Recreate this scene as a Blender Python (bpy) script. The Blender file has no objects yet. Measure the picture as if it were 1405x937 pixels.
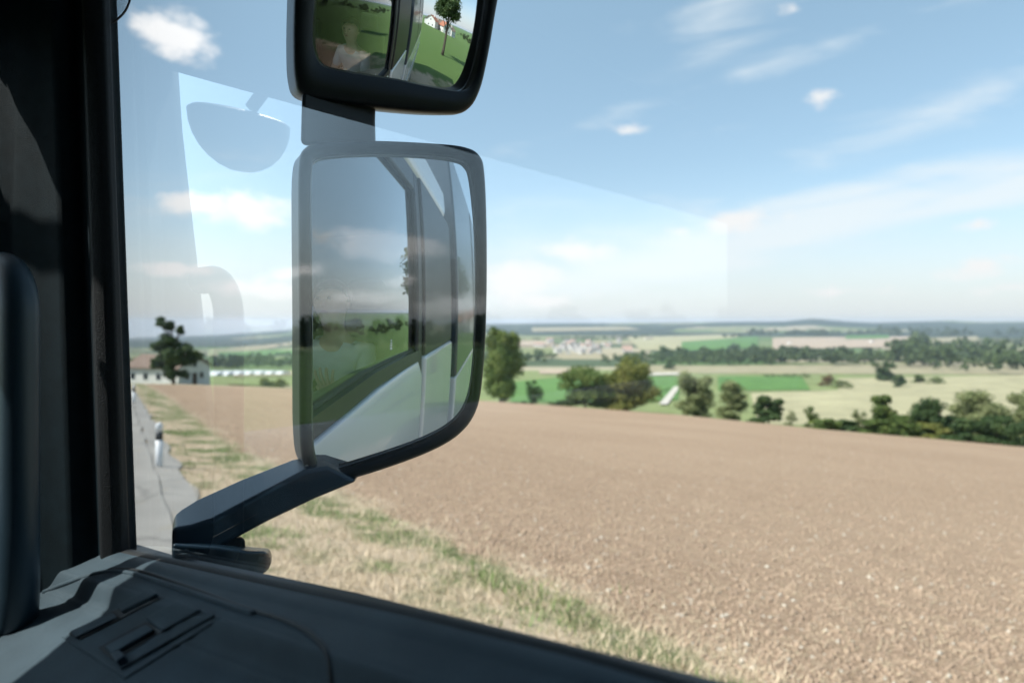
import bpy, bmesh, math, random
import numpy as np
from mathutils import Vector, Matrix, Euler
R = math.radians
sc = bpy.context.scene
# ------------------------------------------------------------------ camera
YAW = R(50)                       # the view is turned 50 degrees right of the truck's heading (+Y)
FW = Vector((math.sin(YAW), math.cos(YAW), 0)); RT = Vector((math.cos(YAW), -math.sin(YAW), 0)); UP = Vector((0, 0, 1))
FPX = 936.67; CX = 702.5; HY = 442.0
cam = bpy.data.cameras.new('camera'); camo = bpy.data.objects.new('camera', cam); sc.collection.objects.link(camo)
cam.lens = 24; cam.sensor_width = 36; cam.shift_y = -26.5/1405
cam.clip_start = 0.02; cam.clip_end = 60000
camo.location = (0, 0, 0); camo.rotation_euler = (R(90), 0, -YAW)
cam.dof.use_dof = True; cam.dof.focus_distance = 0.86; cam.dof.aperture_fstop = 4.4; cam.dof.aperture_blades = 0
sc.camera = camo
# ------------------------------------------------------------------ sun, sky, exposure
SUN_EL = R(50)
sd = (-RT*0.951 - FW*0.309).normalized()           # horizontal direction towards the sun
SUN = Vector((sd.x*math.cos(SUN_EL), sd.y*math.cos(SUN_EL), math.sin(SUN_EL)))
sl = bpy.data.lights.new('sun', 'SUN'); slo = bpy.data.objects.new('sun', sl); sc.collection.objects.link(slo)
sl.energy = 4.3; sl.angle = R(0.53); sl.color = (1.0, 0.955, 0.9)
slo.rotation_euler = (-SUN).to_track_quat('-Z', 'Y').to_euler(); slo.location = (0, 0, 30)
sc.view_settings.view_transform = 'Standard'; sc.view_settings.look = 'None'
sc.view_settings.gamma = 1.0; sc.view_settings.use_curve_mapping = False
sc.view_settings.exposure = 0.86
sc.cycles.max_bounces = 14; sc.cycles.transparent_max_bounces = 24; sc.cycles.glossy_bounces = 8
sc.cycles.volume_bounces = 0; sc.cycles.caustics_reflective = False; sc.cycles.caustics_refractive = False
sc.cycles.use_denoising = True
sc.cycles.sample_clamp_indirect = 6.0

def raydir(px, py):
    return FW + RT*((px-CX)/FPX) + UP*((HY-py)/FPX)
def P(px, py, D):
    return raydir(px, py)*D
def PXp(px, py, X):
    d = raydir(px, py); return d*(X/d.x)

world = bpy.data.worlds.new('World'); sc.world = world; world.use_nodes = True
wn = world.node_tree.nodes; wl = world.node_tree.links; wn.clear()
def N(nt, typ, **kw):
    n = nt.nodes.new(typ)
    for k, v in kw.items(): setattr(n, k, v)
    return n
WT = world.node_tree
w_out = N(WT, 'ShaderNodeOutputWorld'); w_bg = N(WT, 'ShaderNodeBackground'); w_bg.inputs[1].default_value = 0.13
sky = N(WT, 'ShaderNodeTexSky', sky_type='NISHITA'); sky.sun_disc = False
sky.sun_elevation = SUN_EL; sky.sun_rotation = math.atan2(sd.x, sd.y)
sky.altitude = 500; sky.air_density = 1.0; sky.dust_density = 0.6; sky.ozone_density = 1.6
geo = N(WT, 'ShaderNodeTexCoord')
DIRV = geo.outputs['Generated']
sfl = N(WT, 'ShaderNodeVectorMath', operation='MAXIMUM'); wl.new(DIRV, sfl.inputs[0]); sfl.inputs[1].default_value = (-2, -2, .012)
sno = N(WT, 'ShaderNodeVectorMath', operation='NORMALIZE'); wl.new(sfl.outputs[0], sno.inputs[0]); wl.new(sno.outputs[0], sky.inputs['Vector'])
def wmath(op, a, b=None, c=None, clamp=False):
    m = N(WT, 'ShaderNodeMath', operation=op); m.use_clamp = clamp
    for i, v in enumerate((a, b, c)):
        if v is None: continue
        if isinstance(v, (int, float)): m.inputs[i].default_value = v
        else: wl.new(v, m.inputs[i])
    return m.outputs[0]
def blob(d, w, h, tilt=0.0, amp=1.0):
    """one cloud at a direction of the sky: angular half sizes w, h (radians)"""
    c = d.normalized(); t = Vector((-c.y, c.x, 0)).normalized(); t = -t
    u = c.cross(t).normalized()
    if u.z < 0: u = -u
    t2 = t*math.cos(tilt)+u*math.sin(tilt); u2 = -t*math.sin(tilt)+u*math.cos(tilt)
    c2 = t2.cross(u2)
    m = Matrix((t2, u2, c2)).transposed()
    mp = N(WT, 'ShaderNodeMapping', vector_type='TEXTURE')
    mp.inputs['Location'].default_value = c; mp.inputs['Rotation'].default_value = m.to_euler('XYZ')
    mp.inputs['Scale'].default_value = (w, h, 0.6)
    wl.new(DIRV, mp.inputs['Vector'])
    ln = N(WT, 'ShaderNodeVectorMath', operation='LENGTH'); wl.new(mp.outputs[0], ln.inputs[0])
    return wmath('MULTIPLY', wmath('SUBTRACT', 1.0, ln.outputs['Value']), amp)
def mirr(px, py):                                   # sky direction met by a ray that bounces off the side glass
    d = raydir(px, py); return Vector((-d.x, d.y, d.z))
def at(px): return px/FPX
puffs = [(raydir(240, 50), 52, 34, -.2, 1.2), (raydir(268, 280), 58, 17, .05, 1.2), (raydir(345, 290), 62, 32, 0, 1.1),
         (raydir(243, 370), 52, 12, 0, 1.1), (raydir(375, 398), 100, 14, -.05, 1.1), (raydir(862, 180), 26, 12, 0, .8),
         (raydir(1122, 133), 26, 15, .1, .75), (raydir(712, 385), 70, 34, .1, 1.25), (raydir(800, 345), 66, 20, 0, .9),
         (raydir(1015, 302), 62, 18, .1, 1.0), (raydir(1350, 365), 50, 15, .2, .75), (raydir(1380, 395), 44, 10, .1, .6),
         (raydir(740, 412), 90, 14, 0, .9), (raydir(1340, 308), 24, 9, 0, .6), (raydir(930, 320), 26, 12, 0, .7),
         (raydir(1090, 14), 22, 10, -.3, .5), (raydir(1160, 400), 70, 9, 0, .6), (raydir(330, 445), 120, 10, 0, .8),
         (mirr(530, 337), 92, 27, .05, 1.6), (mirr(500, 408), 62, 12, 0, 1.3), (mirr(552, 385), 30, 9, -.2, 1.2),
         (mirr(400, 375), 60, 11, -.2, .9), (mirr(620, 420), 70, 20, 0, 1.0),
         (Vector((-.4, -1, .3)), 300, 60, 0, .9), (Vector((.7, -.9, .25)), 220, 50, 0, .9), (Vector((-1, .1, .35)), 240, 60, 0, .9)]
acc = None
for d, w, h, tilt, amp in puffs:
    b = blob(d, at(w), at(h), tilt, amp)
    acc = b if acc is None else wmath('MAXIMUM', acc, b)
nz = N(WT, 'ShaderNodeTexNoise'); nz.inputs['Scale'].default_value = 22; nz.inputs['Detail'].default_value = 7; nz.inputs['Roughness'].default_value = .58
nmap = N(WT, 'ShaderNodeMapping'); nmap.inputs['Scale'].default_value = (1, 1, 1.9); wl.new(DIRV, nmap.inputs[0]); wl.new(nmap.outputs[0], nz.inputs['Vector'])
dens = wmath('ADD', acc, wmath('MULTIPLY', wmath('SUBTRACT', nz.outputs[0], .5), 1.9))
mr = N(WT, 'ShaderNodeMapRange', interpolation_type='SMOOTHSTEP'); mr.inputs[1].default_value = .02; mr.inputs[2].default_value = .8
wl.new(dens, mr.inputs[0]); puff_mask = wmath('MULTIPLY', mr.outputs[0], .92)
# thin high cirrus: long tilted bands
bands = [(raydir(1080, 318), 620, 46, .20, 1.6), (raydir(1360, 262), 420, 30, .19, 1.5), (raydir(1180, 262), 260, 22, .12, 1.2), (raydir(980, 20), 60, 200, -.6, .35),
         (raydir(820, 370), 330, 110, .1, .45), (raydir(1050, 90), 500, 16, .2, .4), (raydir(1290, 150), 260, 30, .25, .55),
         (raydir(330, 330), 300, 120, .0, .35), (mirr(500, 420), 320, 60, 0, .3)]
acc2 = None
for d, w, h, tilt, amp in bands:
    b = blob(d, at(w), at(h), tilt, amp)
    acc2 = b if acc2 is None else wmath('MAXIMUM', acc2, b)
nz2 = N(WT, 'ShaderNodeTexNoise'); nz2.inputs['Scale'].default_value = 5.5; nz2.inputs['Detail'].default_value = 6; nz2.inputs['Roughness'].default_value = .55; nz2.inputs['Distortion'].default_value = .4
m2 = N(WT, 'ShaderNodeMapping'); m2.inputs['Rotation'].default_value = (0, R(10), R(40)); m2.inputs['Scale'].default_value = (.7, 1.0, 4.2)
wl.new(DIRV, m2.inputs[0]); wl.new(m2.outputs[0], nz2.inputs['Vector'])
d2 = wmath('ADD', acc2, wmath('MULTIPLY', wmath('SUBTRACT', nz2.outputs[0], .52), 2.2))
mr2 = N(WT, 'ShaderNodeMapRange', interpolation_type='SMOOTHSTEP'); mr2.inputs[1].default_value = 0; mr2.inputs[2].default_value = 1.25
wl.new(d2, mr2.inputs[0]); cir = wmath('MULTIPLY', mr2.outputs[0], .8)
# pale veil low over the horizon
sx = N(WT, 'ShaderNodeSeparateXYZ'); wl.new(DIRV, sx.inputs[0])
veil = N(WT, 'ShaderNodeMapRange', interpolation_type='SMOOTHERSTEP'); veil.inputs[1].default_value = .22; veil.inputs[2].default_value = -.04
veil.inputs[3].default_value = 0; veil.inputs[4].default_value = .85; wl.new(sx.outputs[2], veil.inputs[0])
soft = veil.outputs[0]
skyc = N(WT, 'ShaderNodeMix', data_type='RGBA', blend_type='MULTIPLY'); skyc.inputs[0].default_value = 1
wl.new(sky.outputs[0], skyc.inputs[6])
zr_ = N(WT, 'ShaderNodeValToRGB'); wl.new(sx.outputs[2], zr_.inputs[0]); e_ = zr_.color_ramp.elements
e_[0].position = 0; e_[0].color = (.84, .81, .84, 1); e_[1].position = .5; e_[1].color = (1.32, 1.26, .96, 1); q_ = e_.new(.22); q_.color = (.97, .93, .80, 1); q2_ = e_.new(.1); q2_.color = (.86, .82, .77, 1)
wl.new(zr_.outputs[0], skyc.inputs[7])
mx1 = N(WT, 'ShaderNodeMix', data_type='RGBA'); wl.new(soft, mx1.inputs[0]); wl.new(skyc.outputs[2], mx1.inputs[6]); mx1.inputs[7].default_value = (3.35, 3.58, 3.78, 1)
mx2 = N(WT, 'ShaderNodeMix', data_type='RGBA'); wl.new(puff_mask, mx2.inputs[0]); mxc = N(WT, 'ShaderNodeMix', data_type='RGBA'); wl.new(cir, mxc.inputs[0]); wl.new(mx1.outputs[2], mxc.inputs[6]); mxc.inputs[7].default_value = (4.15, 4.4, 4.55, 1)
wl.new(mxc.outputs[2], mx2.inputs[6])
sdn = N(WT, 'ShaderNodeVectorMath', operation='DOT_PRODUCT'); wl.new(DIRV, sdn.inputs[0]); sdn.inputs[1].default_value = SUN
cbr = wmath('ADD', wmath('MULTIPLY', wmath('POWER', wmath('MAXIMUM', sdn.outputs['Value'], 0.0), 2.0), 4.2), .94)
ccol = N(WT, 'ShaderNodeVectorMath', operation='SCALE'); ccol.inputs[0].default_value = (4.75, 4.66, 4.64); wl.new(cbr, ccol.inputs['Scale']); wl.new(ccol.outputs[0], mx2.inputs[7])
aur = wmath('ADD', 1.0, wmath('MULTIPLY', wmath('POWER', wmath('MAXIMUM', sdn.outputs['Value'], 0.0), 2.0), .55))
fin = N(WT, 'ShaderNodeVectorMath', operation='SCALE'); wl.new(mx1.outputs[2], fin.inputs[0]); wl.new(aur, fin.inputs['Scale']); wl.new(fin.outputs[0], mxc.inputs[6])
wl.new(mx2.outputs[2], w_bg.inputs[0]); wl.new(w_bg.outputs[0], w_out.inputs[0])

# ------------------------------------------------------------------ helpers
COL = sc.collection
def tag(o, label=None, cat=None, group=None, kind=None):
    if label: o['label'] = label
    if cat: o['category'] = cat
    if group: o['group'] = group
    if kind: o['kind'] = kind
    return o
def empty(name, loc=(0, 0, 0), rz=0, parent=None):
    o = bpy.data.objects.new(name, None); COL.objects.link(o); o.location = loc; o.rotation_euler = (0, 0, rz)
    o.empty_display_size = .2
    if parent: o.parent = parent
    return o
def mesh_obj(name, verts, faces, m=None, parent=None, smooth=False, loc=None):
    me = bpy.data.meshes.new(name); me.from_pydata([tuple(v) for v in verts], [], faces); me.update()
    if smooth:
        for p in me.polygons: p.use_smooth = True
    o = bpy.data.objects.new(name, me); COL.objects.link(o)
    if m: me.materials.append(m)
    if parent: o.parent = parent
    if loc is not None: o.location = loc
    return o
def np_mesh(name, V, F, m=None, parent=None, smooth=False):
    """fast mesh from numpy: V (n,3), F (m,k)"""
    V = np.asarray(V, dtype=np.float32); F = np.asarray(F, dtype=np.int32)
    k = F.shape[1]; me = bpy.data.meshes.new(name)
    me.vertices.add(len(V)); me.vertices.foreach_set('co', V.ravel())
    me.loops.add(F.size); me.loops.foreach_set('vertex_index', F.ravel())
    me.polygons.add(len(F)); me.polygons.foreach_set('loop_start', np.arange(0, F.size, k, dtype=np.int32))
    me.polygons.foreach_set('loop_total', np.full(len(F), k, dtype=np.int32))
    if smooth: me.polygons.foreach_set('use_smooth', np.ones(len(F), dtype=bool))
    me.update(calc_edges=True)
    o = bpy.data.objects.new(name, me); COL.objects.link(o)
    if m: me.materials.append(m)
    if parent: o.parent = parent
    return o
def bm_obj(name, bm, m, parent=None, smooth=False, bevel=0, seg=3):
    me = bpy.data.meshes.new(name); bmesh.ops.recalc_face_normals(bm, faces=bm.faces); bm.to_mesh(me); bm.free()
    if smooth:
        for p in me.polygons: p.use_smooth = True
    o = bpy.data.objects.new(name, me); COL.objects.link(o); me.materials.append(m)
    if parent: o.parent = parent
    if bevel: add_bevel(o, bevel, seg)
    return o
def add_bevel(o, w, seg=3):
    b = o.modifiers.new('bevel', 'BEVEL'); b.width = w; b.segments = seg; b.limit_method = 'ANGLE'; b.angle_limit = R(35)
    for p in o.data.polygons: p.use_smooth = True
    b.harden_normals = True
def bx(bm, x0, x1, y0, y1, z0, z1):
    v = [bm.verts.new(c) for c in ((x0, y0, z0), (x1, y0, z0), (x1, y1, z0), (x0, y1, z0), (x0, y0, z1), (x1, y0, z1), (x1, y1, z1), (x0, y1, z1))]
    for f in ((0, 3, 2, 1), (4, 5, 6, 7), (0, 1, 5, 4), (1, 2, 6, 5), (2, 3, 7, 6), (3, 0, 4, 7)): bm.faces.new([v[i] for i in f])
    return v
def box(name, x0, x1, y0, y1, z0, z1, m, parent=None, bevel=0):
    bm = bmesh.new(); bx(bm, x0, x1, y0, y1, z0, z1); return bm_obj(name, bm, m, parent, bevel=bevel)
def loft(bm, rings, cap=True, closed=True):
    vs = [[bm.verts.new(p) for p in r] for r in rings]; n = len(vs[0])
    for a, b in zip(vs, vs[1:]):
        for i in range(n if closed else n-1):
            j = (i+1) % n; bm.faces.new((a[i], a[j], b[j], b[i]))
    if cap:
        bm.faces.new(vs[0][::-1]); bm.faces.new(vs[-1])
    return vs
def tube(bm, pts, rad, seg=8):
    rings = []; n = len(pts); pts = [Vector(p) for p in pts]; s = None
    for i, p in enumerate(pts):
        t = (pts[min(n-1, i+1)]-pts[max(0, i-1)]).normalized()
        if s is None: s = t.cross(Vector((0, 0, 1)) if abs(t.z) < .9 else Vector((1, 0, 0))).normalized()
        else: s = (s-t*s.dot(t)).normalized()
        u = s.cross(t).normalized(); r = rad[i] if isinstance(rad, (list, tuple)) else rad
        rings.append([p+(s*math.cos(k*2*math.pi/seg)+u*math.sin(k*2*math.pi/seg))*r for k in range(seg)])
    loft(bm, rings)

# ------------------------------------------------------------------ materials
def mat(name, col, rough=.6, metal=0, spec=.5, noise=0, nscale=20, bump=0, bscale=200, detail=4, col2=None, coat=0):
    m = bpy.data.materials.new(name); m.use_nodes = True; nt = m.node_tree; b = nt.nodes['Principled BSDF']
    b.inputs['Base Color'].default_value = (*col, 1); b.inputs['Roughness'].default_value = rough
    b.inputs['Metallic'].default_value = metal; b.inputs['Specular IOR Level'].default_value = spec
    if coat: b.inputs['Coat Weight'].default_value = coat; b.inputs['Coat Roughness'].default_value = .04
    tc = N(nt, 'ShaderNodeTexCoord')
    if noise or col2:
        t = N(nt, 'ShaderNodeTexNoise'); t.inputs['Scale'].default_value = nscale; t.inputs['Detail'].default_value = detail
        nt.links.new(tc.outputs['Object'], t.inputs['Vector'])
        mx = N(nt, 'ShaderNodeMix', data_type='RGBA'); mrr = N(nt, 'ShaderNodeMapRange'); mrr.inputs[1].default_value = .35; mrr.inputs[2].default_value = .65
        nt.links.new(t.outputs[0], mrr.inputs[0]); nt.links.new(mrr.outputs[0], mx.inputs[0])
        c2 = col2 if col2 else tuple(max(0, c*(1-noise)) for c in col)
        mx.inputs[6].default_value = (*col, 1); mx.inputs[7].default_value = (*c2, 1); nt.links.new(mx.outputs[2], b.inputs['Base Color'])
    if bump:
        t = N(nt, 'ShaderNodeTexNoise'); t.inputs['Scale'].default_value = bscale; t.inputs['Detail'].default_value = 3
        nt.links.new(tc.outputs['Object'], t.inputs['Vector'])
        bu = N(nt, 'ShaderNodeBump'); bu.inputs['Strength'].default_value = bump; bu.inputs['Distance'].default_value = .001
        nt.links.new(t.outputs[0], bu.inputs['Height']); nt.links.new(bu.outputs[0], b.inputs['Normal'])
    return m
M = {}
M['trim'] = mat('cabin_trim', (.008, .020, .027), .68, spec=.18, noise=.25, nscale=60, bump=.55, bscale=1400)
M['dash'] = mat('dash_plastic', (.064, .098, .122), .5, spec=.3, noise=.22, nscale=18, bump=1.0, bscale=1100)
M['dash_dark'] = mat('dash_groove', (.008, .011, .014), .5)
M['rubber'] = mat('rubber_seal', (.008, .011, .014), .6, noise=.4, nscale=300, bump=.6, bscale=900)
M['handle'] = mat('grab_handle_plastic', (.026, .048, .066), .34, bump=.3, bscale=1500)
M['housing'] = mat('mirror_housing_plastic', (.004, .008, .010), .36, spec=.35, bump=.3, bscale=900)
M['armtop'] = mat('mirror_arm_plastic', (.012, .028, .044), .24, spec=.6, bump=.35, bscale=800)
M['rimring'] = mat('glass_edge', (.3, .32, .33), .25, metal=.6)
M['white_paint'] = mat('white_body_paint', (.62, .64, .65), .25, noise=.04, nscale=3, coat=.6)
M['slate'] = mat('slate_box_panel', (.035, .05, .065), .3, coat=.3)
M['grey_paint'] = mat('silver_box_panel', (.46, .48, .5), .35, noise=.08, nscale=2, coat=.3)
M['black_plastic'] = mat('black_plastic', (.015, .017, .02), .45, bump=.2, bscale=300)
M['tyre'] = mat('tyre_rubber', (.018, .018, .018), .8, noise=.3, nscale=30)
M['steel'] = mat('steel', (.45, .45, .45), .35, metal=.9)
M['seat'] = mat('seat_fabric', (.03, .035, .045), .9, noise=.3, nscale=80, bump=.4, bscale=600)
M['headliner'] = mat('headliner', (.018, .02, .024), .9, bump=.4, bscale=500)
M['quarter'] = mat('black_tinted_panel', (.008, .01, .012), .4)
M['etch'] = mat('white_etching', (.75, .78, .78), .6)
def glass_mat(name, tint=(1, 1, 1), double=1.0, ior=1.52):
    m = bpy.data.materials.new(name); m.use_nodes = True; nt = m.node_tree; nt.nodes.clear()
    out = N(nt, 'ShaderNodeOutputMaterial'); tr = N(nt, 'ShaderNodeBsdfTransparent'); tr.inputs[0].default_value = (*tint, 1)
    gl = N(nt, 'ShaderNodeBsdfGlossy'); gl.inputs['Roughness'].default_value = 0; gl.inputs[0].default_value = (1, 1, 1, 1)
    g = N(nt, 'ShaderNodeNewGeometry'); dt = N(nt, 'ShaderNodeVectorMath', operation='DOT_PRODUCT')
    nt.links.new(g.outputs['Normal'], dt.inputs[0]); nt.links.new(g.outputs['Incoming'], dt.inputs[1])
    def mm(op, a, b=None):
        q = N(nt, 'ShaderNodeMath', operation=op)
        for i, v in enumerate((a, b)):
            if v is None: continue
            if isinstance(v, (int, float)): q.inputs[i].default_value = v
            else: nt.links.new(v, q.inputs[i])
        return q.outputs[0]
    c = mm('ABSOLUTE', dt.outputs['Value'])
    p5 = mm('POWER', mm('SUBTRACT', 1.0, c), 5.0)
    f0 = ((ior-1)/(ior+1))**2
    r = mm('ADD', mm('MULTIPLY', p5, (1-f0)*double), f0)
    rr = mm('MINIMUM', mm('DIVIDE', mm('MULTIPLY', r, 2.0), mm('ADD', r, 1.0)), 1.0)
    mi = N(nt, 'ShaderNodeMixShader'); nt.links.new(rr, mi.inputs[0]); nt.links.new(tr.outputs[0], mi.inputs[1]); nt.links.new(gl.outputs[0], mi.inputs[2])
    nt.links.new(mi.outputs[0], out.inputs[0]); return m
M['glass'] = glass_mat('side_window_glass', (.95, .97, .97), 1.95, 1.41)
M['windshield'] = glass_mat('windshield_glass', (.93, .97, .96))
M['mirror'] = mat('mirror_silver', (.86, .89, .9), 0.0, metal=1)

# ------------------------------------------------------------------ terrain
ROADW = 6.2
def qr(D, L):
    return (L+.58*D-.97)*.865, .865*D-.5017*(L-.97)
xs = np.array([-1.5, -.56, -.43, -.33, -.3, .02, .21, .40, .44, .49, .53, .64, .69, .75, 1.5])
ys = np.array([466, 465, 461, 454, 448, 444, 443, 441, 437, 441, 443, 440, 442, 441, 444.])
def sstep(a, b, x):
    t = np.clip((x-a)/(b-a), 0, 1); return t*t*(3-2*t)
def terrain(x, y):
    x = np.asarray(x, float); y = np.asarray(y, float)
    D = x*FW.x+y*FW.y; L = x*RT.x+y*RT.y
    q, r = qr(D, L)
    rr = np.where(r < 0, 40*np.tanh(r*.6/40), np.where(r > 170, 170+(r-170)*.2, r))
    base = -2.6-.0341*rr-.00018*np.clip(r, 0, 170)**2*np.exp(-np.abs(q)/40)
    right = -.1186*130*np.tanh(np.clip(q, 0, None)/130.)-.1186*0
    right = -.1186*np.where(q < 80, q, 80+60*np.tanh((q-80)/60))
    left = -.03*q
    ql = -q-6.6
    leftfar = .2-.012*np.clip(ql, 0, 260)
    z = np.where(q > 0, base+right, np.where(q > -6.6, base+left, base+leftfar))
    Dc = np.interp(L, [-80, -30, -5, 25, 42, 66, 120], [112, 104, 100, 104, 88, 86, 90])
    u = np.clip(L/np.maximum(D, 1), -1.5, 1.5)
    ridge = -(np.interp(u, xs, ys)-HY)/FPX*7000
    kn = [0, 130, 200, 300, 500, 1000, 1500, 2500, 4000]
    zr = np.interp(D, kn, [-20, -23, -33, -42, -52, -65, -74, -76, -66])
    zlft = np.interp(D, kn, [-16, -19, -28, -38, -50, -68, -85, -110, -125])
    zv = zr+(zlft-zr)*sstep(-.2, -.42, u)
    zv = np.where(D > 4000, zv+(ridge-zv)*sstep(4000, 7000, D), zv)
    zv = zv+np.where(D > 7500, -(D-7500)*.02, 0)
    und = np.sin(x*.0021+1)*np.cos(y*.0017)*4*sstep(500, 2500, D)*(1-sstep(4500, 7000, D))
    zv = zv+und
    w = sstep(0, 95, D-Dc)*sstep(-110, -25, q)
    z = z*(1-w)+zv*w
    # distant rolling country in the other directions
    rad = np.hypot(x, y)
    hill = (rad > 250)*(1-sstep(-200, 0, q))*(sstep(300, 3500, rad)*(13+6*np.sin(np.arctan2(y, x)*5)+4*np.sin(np.arctan2(y, x)*13+1)))
    return z+hill
def TZ(x, y): return float(terrain(x, y))
TS = 3*1.006**np.arange(1400)
def ground_hit(px, py, dmin=3, dmax=9000):
    d = raydir(px, py); ts = TS[(TS >= dmin) & (TS < dmax)]
    g = d.z*ts-terrain(d.x*ts, d.y*ts); k = np.nonzero(g < 0)[0]
    if len(k) == 0: return d*float(ts[-1])
    k = k[0]
    if k == 0: return d*float(ts[0])
    ts = np.linspace(ts[k-1], ts[k], 40); g = d.z*ts-terrain(d.x*ts, d.y*ts); k2 = np.nonzero(g < 0)[0]
    return d*float(ts[k2[0]] if len(k2) else ts[-1])
# node group helpers for world position -> q
def nmath(nt, op, a, b=None, clamp=False):
    m = N(nt, 'ShaderNodeMath', operation=op); m.use_clamp = clamp
    for i, v in enumerate((a, b)):
        if v is None: continue
        if isinstance(v, (int, float)): m.inputs[i].default_value = v
        else: nt.links.new(v, m.inputs[i])
    return m.outputs[0]
def ntex(nt, vec, scale, detail=5, rough=.55, dist=0, vscale=None):
    if vscale:
        mp = N(nt, 'ShaderNodeMapping'); mp.inputs['Scale'].default_value = vscale; nt.links.new(vec, mp.inputs[0]); vec = mp.outputs[0]
    t = N(nt, 'ShaderNodeTexNoise'); t.inputs['Scale'].default_value = scale; t.inputs['Detail'].default_value = detail
    t.inputs['Roughness'].default_value = rough; t.inputs['Distortion'].default_value = dist; nt.links.new(vec, t.inputs['Vector']); return t.outputs[0]
def ramp(nt, v, stops, interp='LINEAR'):
    r = N(nt, 'ShaderNodeValToRGB'); nt.links.new(v, r.inputs[0]); e = r.color_ramp.elements; r.color_ramp.interpolation = interp
    while len(e) > 1: e.remove(e[-1])
    e[0].position = stops[0][0]; e[0].color = (*stops[0][1], 1)
    for p, c in stops[1:]:
        q_ = e.new(p); q_.color = (*c, 1)
    return r.outputs[0]
def mixc(nt, f, a, b):
    m = N(nt, 'ShaderNodeMix', data_type='RGBA')
    for i, v in ((0, f), (6, a), (7, b)):
        if isinstance(v, tuple): m.inputs[i].default_value = (*v, 1)
        elif isinstance(v, (int, float)): m.inputs[i].default_value = v
        else: nt.links.new(v, m.inputs[i])
    return m.outputs[2]
def mrange(nt, v, a, b, c=0., d=1.):
    m = N(nt, 'ShaderNodeMapRange'); nt.links.new(v, m.inputs[0]); m.inputs[1].default_value = a; m.inputs[2].default_value = b; m.inputs[3].default_value = c; m.inputs[4].default_value = d; return m.outputs[0]

gm = bpy.data.materials.new('ground_cover'); gm.use_nodes = True; nt = gm.node_tree; gb = nt.nodes['Principled BSDF']; gb.inputs['Roughness'].default_value = .95; gb.inputs['Specular IOR Level'].default_value = .15
gg = N(nt, 'ShaderNodeNewGeometry'); pos = gg.outputs['Position']
def vdot(nt, v, c):
    d = N(nt, 'ShaderNodeVectorMath', operation='DOT_PRODUCT'); nt.links.new(v, d.inputs[0]); d.inputs[1].default_value = c; return d.outputs['Value']
qv = RT*.865+FW*.58*.865; rv = FW*.865-RT*.5017
qn = nmath(nt, 'SUBTRACT', vdot(nt, pos, qv), .839); rn = nmath(nt, 'ADD', vdot(nt, pos, rv), .487)
n_big = ntex(nt, pos, .08, 4); n_mid = ntex(nt, pos, .9, 6, .6); n_fine = ntex(nt, pos, 7, 6, .7); n_vf = ntex(nt, pos, 38, 4, .7)
# ploughed soil: clods, straw and pale stones, faint tillage streaks along the road direction
streak = ntex(nt, pos, 1.0, 5, .6, 0, (1, 1, 1))
mp = N(nt, 'ShaderNodeMapping'); mp.inputs['Rotation'].default_value = (0, 0, R(20)); nt.links.new(pos, mp.inputs[0])
mp2 = N(nt, 'ShaderNodeMapping'); mp2.inputs['Scale'].default_value = (2.2, .12, 1); nt.links.new(mp.outputs[0], mp2.inputs[0])
stk = ntex(nt, mp2.outputs[0], .9, 4, .6)
soil = ramp(nt, n_fine, [(.28, (.17, .112, .070)), (.48, (.30, .21, .138)), (.64, (.39, .285, .195)), (.8, (.49, .38, .27))])
soil = mixc(nt, mrange(nt, stk, .38, .62, 0, .6), soil, (.265, .185, .122))
soil = mixc(nt, mrange(nt, n_big, .4, .65, 0, .4), soil, (.37, .272, .185))
vor = N(nt, 'ShaderNodeTexVoronoi'); vor.inputs['Scale'].default_value = 5.5; nt.links.new(pos, vor.inputs['Vector'])
soil = mixc(nt, mrange(nt, vor.outputs['Distance'], .16, .10, 0, .4), soil, (.58, .48, .36))
dry = ramp(nt, n_vf, [(.3, (.30, .225, .15)), (.5, (.48, .38, .265)), (.7, (.60, .50, .37))])
grn = ramp(nt, n_fine, [(.3, (.055, .085, .025)), (.55, (.11, .155, .045)), (.75, (.2, .24, .09))])
vg = mixc(nt, mrange(nt, n_mid, .46, .60, 0, .8), dry, grn)
vg = mixc(nt, mrange(nt, ntex(nt, pos, .5, 4), .48, .7, 0, .7), vg, dry)
meadow = ramp(nt, n_mid, [(.3, (.045, .095, .022)), (.5, (.075, .145, .035)), (.7, (.11, .18, .055))])
meadow = mixc(nt, mrange(nt, n_big, .4, .6, 0, .5), meadow, (.06, .12, .03))
# verge to field boundary (green seam along it)
w_edge = mrange(nt, rn, 6, 22, 4.3, 2.3)
we = nmath(nt, 'SUBTRACT', qn, w_edge); we = nmath(nt, 'ADD', we, nmath(nt, 'MULTIPLY', nmath(nt, 'SUBTRACT', n_mid, .5), 2.6)); we = nmath(nt, 'ADD', we, nmath(nt, 'MULTIPLY', nmath(nt, 'SUBTRACT', n_fine, .5), 1.2))
msoil = mrange(nt, we, -.25, .25)
at_f = N(nt, 'ShaderNodeAttribute'); at_f.attribute_name = 'field'
msoil = nmath(nt, 'MULTIPLY', msoil, at_f.outputs['Fac'])
at_c = N(nt, 'ShaderNodeAttribute'); at_c.attribute_name = 'cover'
cov = mixc(nt, mrange(nt, n_big, .3, .7, 0, .25), at_c.outputs['Color'], (.12, .13, .06))
seam = nmath(nt, 'MULTIPLY', mrange(nt, we, -1.7, -1.0), mrange(nt, we, .1, -.3)); seam = nmath(nt, 'MULTIPLY', seam, mrange(nt, n_mid, .38, .55, 0, .8))
vg = mixc(nt, seam, vg, grn)
c1 = mixc(nt, mrange(nt, qn, -6.3, -6.7), vg, meadow)
nearf = nmath(nt, 'GREATER_THAN', at_c.outputs['Alpha'], .5)
c1 = mixc(nt, at_c.outputs['Alpha'], c1, cov)
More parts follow.
